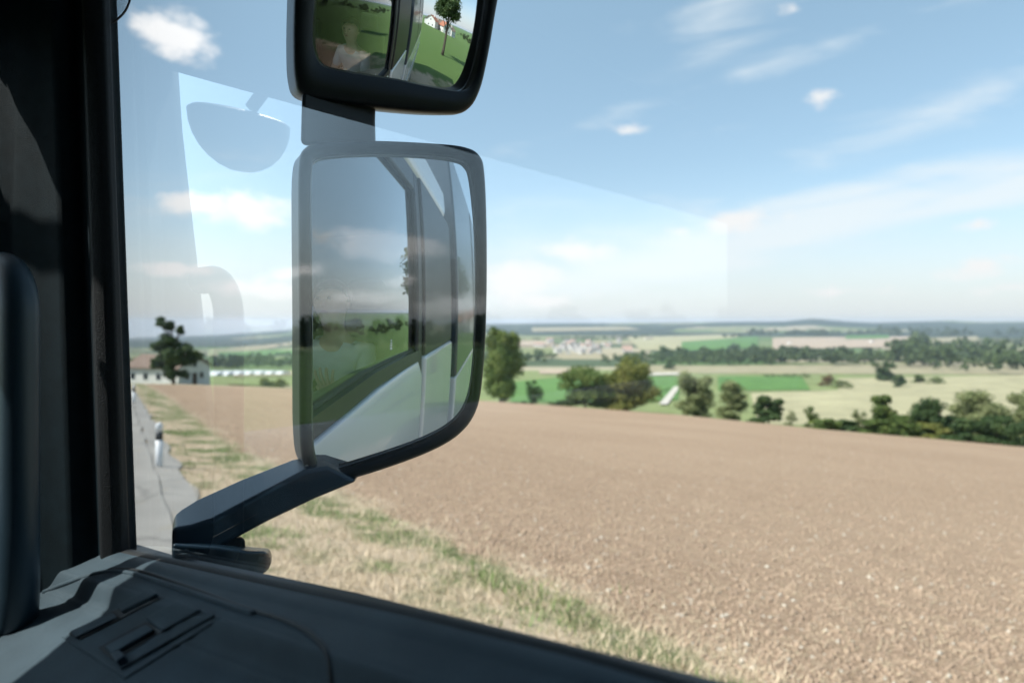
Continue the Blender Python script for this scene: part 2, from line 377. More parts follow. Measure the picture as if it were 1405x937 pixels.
c1 = mixc(nt, msoil, c1, soil)
nt.links.new(c1, gb.inputs['Base Color'])
hb = nmath(nt, 'ADD', nmath(nt, 'MULTIPLY', n_fine, .7), nmath(nt, 'MULTIPLY', n_vf, .3))
bu = N(nt, 'ShaderNodeBump'); bu.inputs['Strength'].default_value = .8; bu.inputs['Distance'].default_value = .12; nt.links.new(hb, bu.inputs['Height']); nt.links.new(bu.outputs[0], gb.inputs['Normal'])

# polar ground sheet
ang = np.concatenate([np.arange(-44, 44, .35), np.arange(44, 316, 2.0)])
rad = [0.0]; r_ = .8
while r_ < 8600:
    rad.append(r_); r_ *= (1.055 if r_ < 25 else (1.022 if r_ < 320 else (1.04 if r_ < 9000 else 1.15)))
rad = np.array(rad[1:])
A, RR = np.meshgrid(np.radians(ang), rad)
Dg = RR*np.cos(A); Lg = RR*np.sin(A)
X = Dg*FW.x+Lg*RT.x; Y = Dg*FW.y+Lg*RT.y
Z = terrain(X, Y)
na = len(ang); nr = len(rad)
V = np.stack([X.ravel(), Y.ravel(), Z.ravel()], 1); V = np.vstack([V, [[0, 0, TZ(0, 0)]]])
ii = np.arange(nr-1)[:, None]*na+np.arange(na)[None, :]; jj = np.arange(nr-1)[:, None]*na+((np.arange(na)+1) % na)[None, :]
F = np.stack([ii.ravel(), (ii+na).ravel(), (jj+na).ravel(), jj.ravel()], 1)
ground = np_mesh('ground', V, F, gm, smooth=True); tag(ground, kind='structure')
bmx = bmesh.new(); bmx.from_mesh(ground.data); bmx.verts.ensure_lookup_table()
cv = bmx.verts[len(V)-1]
for i in range(na): bmx.faces.new((bmx.verts[i], bmx.verts[(i+1) % na], cv)) if True else None
bmesh.ops.recalc_face_normals(bmx, faces=bmx.faces)
if bmx.faces[0].normal.z < 0: bmesh.ops.reverse_faces(bmx, faces=bmx.faces)
bmx.to_mesh(ground.data); bmx.free()
Vn = V; Dv = Vn[:, 0]*FW.x+Vn[:, 1]*FW.y; Lv = Vn[:, 0]*RT.x+Vn[:, 1]*RT.y
qvv, rvv = qr(Dv, Lv)
Dcv = np.interp(Lv, [-80, -30, -5, 25, 42, 66, 120], [112, 104, 100, 104, 88, 86, 90])
field = ((Dv < Dcv+1.0) & (qvv > 0) & (qvv < 170) & (rvv > -5) & (rvv < 104)).astype(np.float32)
a1 = ground.data.attributes.new('field', 'FLOAT', 'POINT'); a1.data.foreach_set('value', field)
rng = np.random.default_rng(4)
# far country: patchwork of fields by jittered cells
pal = np.array([(.10, .15, .05), (.17, .19, .075), (.30, .25, .16), (.07, .13, .035), (.22, .22, .11), (.34, .29, .2), (.13, .17, .06), (.05, .075, .035)])
ca, sa = math.cos(.5), math.sin(.5)
gx = (Vn[:, 0]*ca+Vn[:, 1]*sa)/330.; gy = (-Vn[:, 0]*sa+Vn[:, 1]*ca)/210.
ci = (np.floor(gx+.3*np.sin(np.floor(gy)*2.1)).astype(int)*73856093 ^ np.floor(gy).astype(int)*19349663) & 0xffff
cc = pal[(ci*2654435761 >> 7) % len(pal)]
dist = np.hypot(Vn[:, 0], Vn[:, 1])
past = ((Dv > Dcv) & (qvv > -60)) | (dist > 260) | (rvv < -6.5)
alpha = past.astype(float)
cc = np.where((dist < 420)[:, None], np.array([(.16, .19, .075)]), cc)
cc = np.where((rvv < -6.5)[:, None], np.array([(.085, .15, .04)]), cc)
forest = (dist > 3600) & (np.sin(Vn[:, 0]*.0019+2*np.sin(Vn[:, 1]*.0011))+.7*np.sin(Vn[:, 1]*.0031+Vn[:, 0]*.0012) > -.55)
cc = np.where(forest[:, None], np.array([(.018, .035, .018)]), cc)
colr = np.concatenate([cc, alpha[:, None]], 1).astype(np.float32)
a2 = ground.data.attributes.new('cover', 'FLOAT_COLOR', 'POINT'); a2.data.foreach_set('color', colr.ravel())

# road
def road_mat(name, base, base2):
    m = bpy.data.materials.new(name); m.use_nodes = True; nt = m.node_tree; b = nt.nodes['Principled BSDF']; b.inputs['Roughness'].default_value = .85
    g = N(nt, 'ShaderNodeNewGeometry'); p = g.outputs['Position']
    c = ramp(nt, ntex(nt, p, 60, 3, .8), [(.3, base2), (.7, base)])
    c = mixc(nt, mrange(nt, ntex(nt, p, .7, 5), .4, .7, 0, .4), c, tuple(x*1.35 for x in base))
    vq = N(nt, 'ShaderNodeTexVoronoi', feature='DISTANCE_TO_EDGE'); vq.inputs['Scale'].default_value = .3; vq.inputs['Randomness'].default_value = 1
    wp = N(nt, 'ShaderNodeVectorMath', operation='ADD'); nt.links.new(p, wp.inputs[0]); wn_ = N(nt, 'ShaderNodeTexNoise'); wn_.inputs['Scale'].default_value = 1.4; wn_.inputs['Detail'].default_value = 5; nt.links.new(p, wn_.inputs['Vector']); nt.links.new(wn_.outputs['Color'], wp.inputs[1]); nt.links.new(wp.outputs[0], vq.inputs['Vector'])
    c = mixc(nt, mrange(nt, vq.outputs['Distance'], .022, .004, 0, .4), c, tuple(x*.35 for x in base2))
    c = mixc(nt, mrange(nt, ntex(nt, p, 2.2, 6, .7), .55, .68, 0, .6), c, (.26, .225, .16))
    nt.links.new(c, b.inputs['Base Color']); bu = N(nt, 'ShaderNodeBump'); bu.inputs['Strength'].default_value = .5; bu.inputs['Distance'].default_value = .01
    nt.links.new(ntex(nt, p, 60, 3, .8), bu.inputs['Height']); nt.links.new(bu.outputs[0], b.inputs['Normal']); return m
M['asphalt'] = road_mat('old_asphalt', (.20, .195, .18), (.12, .118, .112)); M['gravel'] = road_mat('pale_gravel', (.30, .285, .255), (.19, .18, .165))
def QR(q, r, dz=0):
    L_ = None
    # invert: q=(L+.58D-.97)*.865, r=.865D-.5017(L-.97)
    a = q/.865+.97  # L = a-.58D
    D_ = (r+.5017*(a-.97))/(.865+.5017*.58); L_ = a-.58*D_
    v = FW*D_+RT*L_; return Vector((v.x, v.y, TZ(v.x, v.y)+dz))
def strip(name, q0, q1, rs, m, dz, nq=5, kind='structure', wob=0):
    vs = []; fs = []
    for i, r in enumerate(rs):
        for k in range(nq):
            q = q0+(q1-q0)*k/(nq-1)
            if wob: q += wob*math.sin(r*1.7+k*2)*.5+random.uniform(-wob, wob)*.4
            vs.append(QR(q, r, dz))
    for i in range(len(rs)-1):
        for k in range(nq-1):
            a = i*nq+k; fs.append((a, a+1, a+nq+1, a+nq))
    o = mesh_obj(name, vs, fs, m, smooth=True); tag(o, kind=kind); return o
random.seed(5)
rs = [-70+i*1.2 for i in range(60)]+[2+i*.8 for i in range(60)]+[50+i*2 for i in range(45)]
strip('road', -6.2, -.62, rs, M['asphalt'], .05, nq=12)
strip('road_edge', -.63, -.12, rs, M['gravel'], .056, nq=4, wob=.04)
strip('gravel_shoulder', -.14, .42, [r for r in rs if r < 70], M['gravel'], .03, nq=5, wob=.14)

# draped patches far out in the valley, given as corner directions and found on the terrain
def cover_mat(name, c, v=.2):
    m = bpy.data.materials.new(name); m.use_nodes = True; nt = m.node_tree; b = nt.nodes['Principled BSDF']; b.inputs['Roughness'].default_value = .95; b.inputs['Specular IOR Level'].default_value = .1
    g = N(nt, 'ShaderNodeNewGeometry')
    cc_ = mixc(nt, mrange(nt, ntex(nt, g.outputs['Position'], .05, 5, .6), .3, .7), tuple(x*(1-v) for x in c), tuple(min(1, x*(1+v)) for x in c)); nt.links.new(cc_, b.inputs['Base Color']); return m
GC = {'green': cover_mat('green_crop', (.085, .17, .045)), 'tan': cover_mat('stubble', (.31, .285, .17)), 'tan2': cover_mat('dry_grass', (.27, .24, .15)), 'olive': cover_mat('grassland', (.17, .2, .08)),
      'pink': cover_mat('harvested_field', (.36, .285, .21)), 'dark': cover_mat('dark_pasture', (.06, .11, .035)), 'white': cover_mat('pale_track_surface', (.44, .41, .35), .1)}
def patch(name, quad, m, dz, nx=14, ny=5):
    """quad: 4 pixel corners tl,tr,br,bl that only say where on the ground the field lies"""
    vs = []; fs = []
    for j in range(ny+1):
        for i in range(nx+1):
            s, t = i/nx, j/ny
            x = (quad[0][0]*(1-s)+quad[1][0]*s)*(1-t)+(quad[3][0]*(1-s)+quad[2][0]*s)*t
            y = (quad[0][1]*(1-s)+quad[1][1]*s)*(1-t)+(quad[3][1]*(1-s)+quad[2][1]*s)*t
            h = ground_hit(x, y, 125); vs.append((h.x, h.y, TZ(h.x, h.y)+dz))
    for j in range(ny):
        for i in range(nx):
            a = j*(nx+1)+i; fs.append((a, a+1, a+nx+2, a+nx+1))
    o = mesh_obj(name, vs, fs, m, smooth=True); tag(o, kind='structure'); return o
patch('valley_grassland', ((280, 514), (1460, 500), (1500, 612), (280, 548)), GC['olive'], .25, 40, 12)
patch('stubble_field', ((1030, 540), (1420, 528), (1440, 600), (1040, 582)), GC['tan'], .5)
patch('dry_meadow', ((880, 503), (1460, 498), (1480, 515), (880, 512)), GC['tan2'], .6, 24)
patch('dry_meadow', ((1150, 520), (1460, 514), (1480, 535), (1150, 537)), GC['tan'], .7, 16)
patch('green_field', ((985, 517), (1100, 517), (1112, 536), (985, 537)), GC['green'], .8)
patch('green_field', ((700, 525), (800, 515), (900, 553), (700, 553)), GC['green'], .7)
patch('green_field', ((870, 517), (935, 517), (930, 550), (870, 553)), GC['green'], .75)
patch('field_track', ((925, 532), (933, 532), (916, 557), (904, 557)), GC['white'], 1.1, 4, 8)
patch('field_track', ((880, 513), (935, 512), (935, 515), (880, 517)), GC['white'], 1.2, 8, 2)
patch('dry_meadow', ((740, 509), (800, 507), (800, 513), (740, 514)), GC['pink'], 1.2, 8, 2)
patch('grass_strip', ((280, 533), (420, 530), (420, 545), (280, 547)), GC['tan2'], .7)
patch('hillside_field', ((860, 463), (1010, 459), (1020, 478), (880, 482)), GC['tan'], 2.0, 14, 6)
patch('hillside_field', ((935, 470), (1040, 462), (1040, 478), (935, 483)), GC['green'], 3.0)
patch('hillside_field', ((1060, 464), (1250, 462), (1250, 476), (1060, 480)), GC['pink'], 2.0)
patch('hillside_field', ((1160, 461), (1220, 460), (1220, 465), (1160, 466)), GC['green'], 3.2, 8, 2)
patch('hillside_field', ((1240, 466), (1340, 462), (1350, 474), (1240, 478)), GC['tan2'], 3.0)
patch('hillside_field', ((320, 511), (430, 509), (430, 516), (320, 518)), GC['tan2'], 1.2)
patch('hillside_field', ((730, 450), (860, 449), (880, 453), (730, 456)), GC['tan2'], 4, 10, 2)
patch('hillside_field', ((300, 484), (420, 480), (420, 487), (300, 490)), GC['green'], 3, 10, 2)
patch('hillside_field', ((700, 470), (760, 468), (760, 474), (700, 476)), GC['pink'], 2.4, 6, 2)

# ------------------------------------------------------------------ foliage
def leaf_mat(name, c1, c2, c3):
    m = bpy.data.materials.new(name); m.use_nodes = True; nt = m.node_tree; b = nt.nodes['Principled BSDF']; out = nt.nodes['Material Output']
    b.inputs['Roughness'].default_value = .65; b.inputs['Specular IOR Level'].default_value = .25
    g = N(nt, 'ShaderNodeTexCoord'); n1 = ntex(nt, g.outputs['Object'], .55, 4, .7); 
    c = ramp(nt, n1, [(.33, c1), (.5, c2), (.66, c3)]); nt.links.new(c, b.inputs['Base Color'])
    tl = N(nt, 'ShaderNodeBsdfTranslucent'); nt.links.new(c, tl.inputs[0]); mi = N(nt, 'ShaderNodeMixShader'); mi.inputs[0].default_value = .3
    nt.links.new(b.outputs[0], mi.inputs[1]); nt.links.new(tl.outputs[0], mi.inputs[2]); nt.links.new(mi.outputs[0], out.inputs[0]); return m
LM = {'dark': leaf_mat('leaf_dark', (.028, .055, .02), (.055, .095, .03), (.105, .15, .048)),
      'mid': leaf_mat('leaf_mid', (.05, .085, .02), (.10, .145, .035), (.18, .22, .06)),
      'yel': leaf_mat('leaf_yellowing', (.075, .10, .022), (.16, .17, .04), (.26, .245, .07)),
      'pale': leaf_mat('leaf_pale', (.10, .13, .05), (.2, .23, .095), (.3, .31, .15)),
      'red': leaf_mat('leaf_russet', (.08, .05, .02), (.16, .085, .035), (.1, .1, .03)),
      'wood': leaf_mat('leaf_distant_wood', (.035, .065, .022), (.07, .105, .035), (.13, .16, .06))}
M['bark'] = mat('bark', (.09, .07, .05), .9, noise=.5, nscale=12, bump=.8, bscale=30)
def crown_arrays(rg, cx, cy, cz, rx, ry, rz, nclump, nleaf, leaf, hollow=.3):
    th = rg.uniform(0, 2*np.pi, nclump); ph = np.arccos(rg.uniform(-.75, 1, nclump)); rr = rg.uniform(.35, .8, nclump)
    C = np.stack([rr*np.sin(ph)*np.cos(th)*rx, rr*np.sin(ph)*np.sin(th)*ry, rr*np.cos(ph)*rz], 1)
    cr = rg.uniform(.26, .5, nclump)[:, None]
    idx = rg.integers(0, nclump, nleaf)
    v = rg.normal(size=(nleaf, 3)); v /= np.linalg.norm(v, axis=1)[:, None]
    rad_ = rg.uniform(hollow, 1.05, nleaf)[:, None]
    Pn = C[idx]+v*rad_*cr[idx]*np.array([rx, ry, rz*.8])
    Pn += np.array([cx, cy, cz])
    n = v+rg.normal(size=(nleaf, 3))*.7; n /= np.linalg.norm(n, axis=1)[:, None]
    t = np.cross(n, rg.normal(size=(nleaf, 3))); t /= np.linalg.norm(t, axis=1)[:, None]; b = np.cross(n, t)
    s = (leaf*rg.uniform(.6, 1.3, nleaf))[:, None]
    q0 = Pn-t*s-b*s*.2; q1 = Pn+b*s*.55+n*s*.15; q2 = Pn+t*s; q3 = Pn-b*s*.6
    Vv = np.stack([q0, q1, q2, q3], 1).reshape(-1, 3)
    return Vv, C+np.array([cx, cy, cz])
def tree(name, label, cat, loc, h, w, lm, seed, group=None, trunk=.25, ncl=16, nleaf=2600, leaf=None, shape=None, wide_top=False):
    rg = np.random.default_rng(seed)
    root = empty(name, loc); tag(root, label, cat, group)
    leaf = (leaf or h*.028)*.9; nleaf = int(nleaf*2.6); ncl = int(ncl*1.9)
    tb = h*trunk
    parts = shape or [(0, 0, (tb+h)/2, w/2, w/2, (h-tb)/2, 1.0)]
    if wide_top: parts = [(0, 0, h*.70, w*.46, w*.46, h*.29, 1.1), (w*.05, 0, h*.44, w*.54, w*.54, h*.30, 1.2), (-w*.04, 0, h*.22, w*.48, w*.48, h*.26, 1.0)]
    elif shape is None and trunk < .2: parts = [(0, 0, h*.6, w*.46, w*.46, h*.42, 1.0), (w*.10, -w*.07, h*.36, w*.52, w*.52, h*.30, .8), (-w*.08, w*.05, h*.14, w*.5, w*.5, h*.22, .8)]
    Vs = []; Cs = []
    tot = sum(p[6] for p in parts)
    for (cx, cy, cz, rx, ry, rz, fr) in parts:
        Vv, C = crown_arrays(rg, cx, cy, cz, rx, ry, rz, max(5, int(ncl*fr/tot)), int(nleaf*fr/tot), leaf)
        Vs.append(Vv); Cs.append(C)
    Vv = np.vstack(Vs); C = np.vstack(Cs)
    Vv[:, 2] = np.maximum(Vv[:, 2], .02)
    Fv = np.arange(len(Vv)).reshape(-1, 4)
    np_mesh('crown', Vv, Fv, lm, root)
    bm = bmesh.new(); tr = max(.05, h*.022)
    top = Vector((rg.uniform(-.1, .1)*w*.3, rg.uniform(-.1, .1)*w*.3, h*.8))
    mid = Vector((0, 0, tb*.9))
    tube(bm, [Vector((0, 0, -.3)), Vector((0, 0, .1*h)), mid, (mid+top)/2, top], [tr*1.5, tr*1.05, tr*.85, tr*.5, tr*.12], 7)
    for c in C[:12]:
        c = Vector(c); z0 = min(max(tb*.8, c.z*.55), h*.7); s0 = Vector((0, 0, z0))
        tube(bm, [s0, (s0+c)/2+Vector((0, 0, .03*h)), c], [tr*.45, tr*.28, tr*.08], 5)
    bm_obj('trunk', bm, M['bark'], root, smooth=True)
    return root
def copy_tree(o, loc, rz=0, s=(1, 1, 1), label=None, group=None):
    c = o.copy(); COL.objects.link(c); c.location = loc; c.rotation_euler = (0, 0, rz); c.scale = s
    if label: c['label'] = label
    if group: c['group'] = group
    for ch in o.children:
        k = ch.copy(); COL.objects.link(k); k.parent = c
        for g in ch.children:
            g2 = g.copy(); COL.objects.link(g2); g2.parent = k
    return c
def tree_px(name, label, cat, px, ytop, wpx, D, lm, seed, **kw):
    p = P(px, HY, D); z = TZ(p.x, p.y); h = (HY-ytop)/FPX*D-z
    return tree(name, label, cat, (p.x, p.y, z), h, wpx/FPX*D, LM[lm], seed, **kw)
# lone tree beside the house: lumpy layered crown
p = P(238, HY, 104); hz = TZ(p.x, p.y); Hh = (HY-432)/FPX*104-hz
def sh(dx, zc, rx, rz, fr):    # crown masses offset sideways along the view's right
    o = RT*dx; return (o.x, o.y, zc, rx, rx, rz, fr)
k = 104/FPX; zz = lambda yy: (HY-yy)*k-hz
tree('tall_tree', 'tall dark tree with a layered lopsided crown in front of the white house', 'tree', (p.x, p.y, hz), Hh, 8, LM['dark'], 11, trunk=.25, ncl=34, nleaf=6500, leaf=.26,
     shape=[sh(-13*k, zz(447), 15*k, 13*k, .8), sh(6*k, zz(452), 9*k, 8*k, .3), sh(-8*k, zz(475), 20*k, 18*k, 1.3), sh(8*k, zz(490), 26*k, 20*k, 1.8), sh(28*k, zz(488), 12*k, 16*k, .8), sh(-16*k, zz(498), 16*k, 14*k, .8), sh(2*k, zz(508), 16*k, 16*k, 1.0)])
tree_px('tree', 'tall leafy tree at the far field edge just right of the big mirror', 'tree', 688, 436, 60, 104, 'mid', 21, ncl=30, nleaf=6500, trunk=.08, leaf=.26, wide_top=True)
tree_px('bush', 'small dark bush between the tall leafy tree and the pair of broad trees', 'bush', 731, 518, 32, 103, 'dark', 22, nleaf=1500, trunk=.1)
tree_px('tree', 'broad dark tree, left one of the touching pair beyond the field', 'tree', 803, 498, 84, 108, 'mid', 23, ncl=24, nleaf=5500, trunk=.05, leaf=.26)
tree_px('tree', 'broad yellowish tree, right one of the touching pair beyond the field', 'tree', 861, 486, 74, 108, 'yel', 24, ncl=24, nleaf=5500, trunk=.05, leaf=.26)
tree_px('tree', 'rounded light green tree immediately right of the pale track', 'tree', 954, 503, 58, 112, 'pale', 25, ncl=20, nleaf=4500, trunk=.05, leaf=.25)
tree_px('tree', 'thin pale see-through tree right of the rounded light green tree', 'tree', 1004, 519, 48, 106, 'pale', 26, ncl=18, nleaf=2300, trunk=.1, leaf=.22)
tree_px('tree', 'small dark green tree standing by itself at the lower edge of the stubble field', 'tree', 1055, 542, 46, 98, 'dark', 27, ncl=16, nleaf=3500, trunk=.05, leaf=.22)
tree_px('bush', 'narrow low bush right after the small dark tree on the field edge', 'bush', 1084, 561, 18, 96, 'pale', 28, nleaf=900, trunk=.05)
tree_px('bush', 'pointed green bush on the field edge where the long hedge begins', 'bush', 1113, 555, 22, 95, 'mid', 29, nleaf=1200, trunk=.05)
tree_px('bush', 'slim pale bush rising from the hedge left of the rounded bright tree', 'bush', 1178, 560, 24, 92, 'pale', 30, nleaf=1200, trunk=.05)
tree_px('tree', 'rounded bright green tree above the hedge, left of the dark domed one', 'tree', 1212, 539, 46, 96, 'mid', 31, nleaf=3200, trunk=.05, leaf=.22)
tree_px('tree', 'dark domed tree above the middle of the hedge', 'tree', 1274, 545, 62, 94, 'dark', 32, ncl=20, nleaf=4500, trunk=.05, leaf=.22)
tree_px('tree', 'wide pale green tree rising above the hedge right of the dark domed one', 'tree', 1345, 532, 84, 98, 'pale', 33, ncl=24, nleaf=5500, trunk=.05, leaf=.23)
tree_px('tree', 'pale tree at the right end of the hedge by the picture edge', 'tree', 1408, 534, 70, 98, 'pale', 34, ncl=20, nleaf=4200, trunk=.05, leaf=.23)
hk = [('low russet and green hedge bush with a flat top', 1130, 572, 44), ('low hedge bush under the slim pale bush', 1160, 575, 40), ('hedge bush at the foot of the rounded bright tree', 1200, 573, 50), ('hedge bush below and left of the dark domed tree', 1240, 570, 50),
      ('hedge bush at the foot of the dark domed tree', 1280, 580, 54), ('dark hedge bush below the wide pale tree', 1322, 572, 60), ('largest dark hedge bush at the right of the hedge', 1368, 566, 66), ('last dark hedge bush at the right picture edge', 1415, 572, 60)]
for i, (lb, px, yt, w_) in enumerate(hk):
    tree_px('hedge_bush', lb, 'bush', px, yt, w_, 89+(i % 2)*1.5-(2 if i > 4 else -2), ['mid', 'dark', 'mid', 'mid', 'yel', 'dark', 'dark', 'dark'][i], 40+i, group='hedge bushes along the far edge of the field', nleaf=2300, trunk=.02, leaf=.2, ncl=14)
# trees and hedge dots out in the valley
def far_tree(px, ybase, ytop, wpx, lm, seed, label, name='tree', **kw):
    g = ground_hit(px, ybase, 130); D = g.dot(FW); h = (ybase-ytop)/FPX*D
    return tree(name, label, 'bush' if name == 'bush' else 'tree', (g.x, g.y, TZ(g.x, g.y)), h, wpx/FPX*D, LM[lm], seed, trunk=.06, ncl=14, nleaf=kw.get('n', 1100), leaf=h*.05, group=kw.get('group'))
far_tree(1212, 523, 492, 32, 'dark', 61, 'dark round tree at the left end of the dry meadow below the wood')
far_tree(1233, 532, 512, 20, 'dark', 62, 'small dark tree just below the dark round meadow tree')
far_tree(1262, 526, 511, 18, 'mid', 63, 'small green tree in the meadow right of the two dark ones')
far_tree(1136, 530, 514, 24, 'red', 64, 'russet bush clump at the corner of the bright green field', name='bush')
far_tree(1156, 533, 520, 34, 'mid', 65, 'low green bush clump beside the russet clump', name='bush')
far_tree(1282, 527, 515, 26, 'mid', 66, 'low bush clump above the dark domed tree in the dry meadow', name='bush')
far_tree(366, 535, 516, 26, 'yel', 67, 'yellow green bush left of its twin, beyond the field beside the mirror', name='bush')
far_tree(384, 535, 517, 24, 'yel', 68, 'yellow green bush right of its twin, touching the mirror edge in the picture', name='bush')
far_tree(919, 507, 491, 22, 'dark', 69, 'dark tree standing out from the wood above the pale track')
for i in range(7):
    far_tree(1052+i*9, 518, 511+(i % 3), 15, 'dark', 70+i, 'low dark bush in the row above the bright green field', name='bush', group='row of bushes above the bright green field', n=300)
for i in range(8):
    far_tree(888+i*4.2, 553-i*2.6, 548-i*2.6, 7, 'dark', 170+i, 'low dark bush in the row beside the pale track', name='bush', group='row of low bushes beside the pale track', n=200)
far_tree(184, 522, 486, 22, 'mid', 80, 'green tree behind the brown barn beside the window pillar')

# far woods read as one mass each
def wood(name, label, spans, n, lm, seed, leafs=70):
    rg = np.random.default_rng(seed); random.seed(seed); Vs = []
    tot = sum(abs(s[1]-s[0]) for s in spans)
    for (x0, x1, yb0, yb1, hp, dp) in spans:
        m_ = max(2, int(n*abs(x1-x0)/tot))
        for i in range(m_):
            px = rg.uniform(x0, x1); t = (px-x0)/(x1-x0); yb = yb0+(yb1-yb0)*t-rg.uniform(0, dp)
            g = ground_hit(px, yb, 130); D = g.dot(FW); h = hp*rg.uniform(.65, 1.25)/FPX*D; w_ = h*rg.uniform(.7, 1.15)
            Vv, _ = crown_arrays(rg, g.x, g.y, TZ(g.x, g.y)+h*.5, w_*.55, w_*.55, h*.52, 6, leafs, h*.13)
            Vs.append(Vv)
    Vv = np.vstack(Vs); o = np_mesh(name, Vv, np.arange(len(Vv)).reshape(-1, 4), LM[lm]); tag(o, label, 'wood', kind='stuff'); return o
wood('wood', 'long dark belt of trees crossing the valley behind the green field', [(870, 1060, 503, 503, 19, 7), (1060, 1220, 502, 503, 20, 9), (1220, 1480, 506, 520, 28, 22), (905, 1150, 498, 497, 16, 6)], 330, 'wood', 7)
wood('wood', 'dark belt of trees below the village and left of the valley belt', [(640, 760, 499, 498, 15, 5), (830, 880, 500, 502, 14, 5)], 70, 'wood', 8)
wood('wood', 'dark wood on the ridge under the skyline at the right', [(1030, 1200, 461, 461, 9, 2), (1200, 1340, 462, 463, 11, 3), (1365, 1460, 462, 462, 12, 3), (990, 1022, 464, 464, 7, 1)], 170, 'wood', 9, 50)
wood('wood', 'thin dark rows of trees around the village', [(715, 880, 468, 466, 5, 1.5), (850, 900, 464, 463, 6, 1), (1000, 1046, 484, 484, 11, 3), (1310, 1420, 478, 474, 9, 5)], 90, 'wood', 10, 50)
wood('wood', 'green wood behind the white tunnels left of the mirror', [(255, 420, 508, 506, 15, 6), (170, 210, 508, 508, 16, 4)], 120, 'wood', 12)
wood('wood', 'thin tree line on the far hillside left of the mirror', [(240, 420, 492, 489, 6, 2), (240, 420, 478, 475, 4, 2)], 70, 'wood', 13, 40)

# ------------------------------------------------------------------ buildings
M['plaster'] = mat('white_plaster', (.72, .70, .66), .9, noise=.12, nscale=1.5)
M['plaster2'] = mat('cream_plaster', (.6, .55, .46), .9, noise=.12, nscale=1.5)
M['tile'] = mat('brown_roof_tiles', (.23, .165, .125), .85, noise=.35, nscale=3)
M['tile_red'] = mat('red_roof_tiles', (.38, .15, .085), .85, noise=.35, nscale=3)
M['plaster_far'] = mat('weathered_plaster', (.46, .44, .41), .9); M['tile_dull'] = mat('dull_roof_tiles', (.33, .22, .17), .9); M['tile_grey'] = mat('grey_roof_tiles', (.3, .27, .25), .9)
M['pane'] = mat('dark_window_pane', (.02, .025, .03), .1)
M['wframe'] = mat('window_frame_white', (.7, .7, .68), .6)
M['timber'] = mat('brown_timber', (.12, .075, .045), .85, noise=.4, nscale=4)
def house(name, label, loc, rz, w, d, hw, hr, wall, roof, group=None, wins=True, detail=True):
    root = empty(name, loc, rz); tag(root, label, 'house', group)
    bm = bmesh.new()
    pr = [(-w/2, 0), (w/2, 0), (w/2, hw), (0, hw+hr), (-w/2, hw)]
    loft(bm, [[Vector((x, -d/2, z-.6 if z == 0 else z)) for x, z in pr], [Vector((x, d/2, z-.6 if z == 0 else z)) for x, z in pr]])
    bm_obj('wall', bm, wall, root)
    bm = bmesh.new(); o = .5; th = .18; sl_ = hr/(w/2)
    for s in (-1, 1):
        a = [(0, hw+hr+.02), (s*(w/2+o), hw-o*sl_+.02), (s*(w/2+o), hw-o*sl_+th), (0, hw+hr+th+.05)]
        loft(bm, [[Vector((x, -d/2-o, z)) for x, z in a], [Vector((x, d/2+o, z)) for x, z in a]])
    rf = bm_obj('roof', bm, roof, root)
    if detail:
        box('chimney', w*.15, w*.15+.6, d*.1, d*.1+.6, hw+hr*.4, hw+hr+.7, wall, rf)
    if wins:
        nwin = max(2, int(d//2.6))
        for s in (-1, 1):
            for i in range(nwin):
                y = -d/2+(i+.5)*d/nwin
                f = box('window', s*(w/2)-.04, s*(w/2)+.04, y-.55, y+.55, 1.0, 2.2, M['wframe'], root)
                x1 = s*(w/2+.045); box('pane', min(x1, x1+s*.01), max(x1, x1+s*.01), y-.46, y+.46, 1.09, 2.11, M['pane'], f)
        for s in (-1, 1):
            for (x, z) in ((-w*.22, 1.0), (w*.22, 1.0), (0, hw*.95)):
                f = box('window', x-.5, x+.5, s*(d/2)-.04, s*(d/2)+.04, z, z+1.15, M['wframe'], root)
                y1 = s*(d/2+.045); box('pane', x-.42, x+.42, min(y1, y1+s*.01), max(y1, y1+s*.01), z+.08, z+1.07, M['pane'], f)
        box('door', -.5, .5, -d/2-.06, -d/2+.02, 0, 2.05, M['timber'], root)
    return root
g = P(232, HY, 116); gz = TZ(g.x, g.y)
hz_ = -(527-HY)/FPX*116
house('house', 'white farmhouse with a brown tiled roof behind the tall dark tree', (g.x, g.y, hz_), R(24), 7.4, 10.4, 3.1, 1.75, M['plaster'], M['tile'])
g = P(179, HY, 122); house('barn', 'low barn with a long brown roof left of the white farmhouse', (g.x, g.y, -(525-HY)/FPX*122), R(50), 5, 6, 1.2, .9, M['timber'], M['tile'], wins=False, detail=False)['category'] = 'barn'
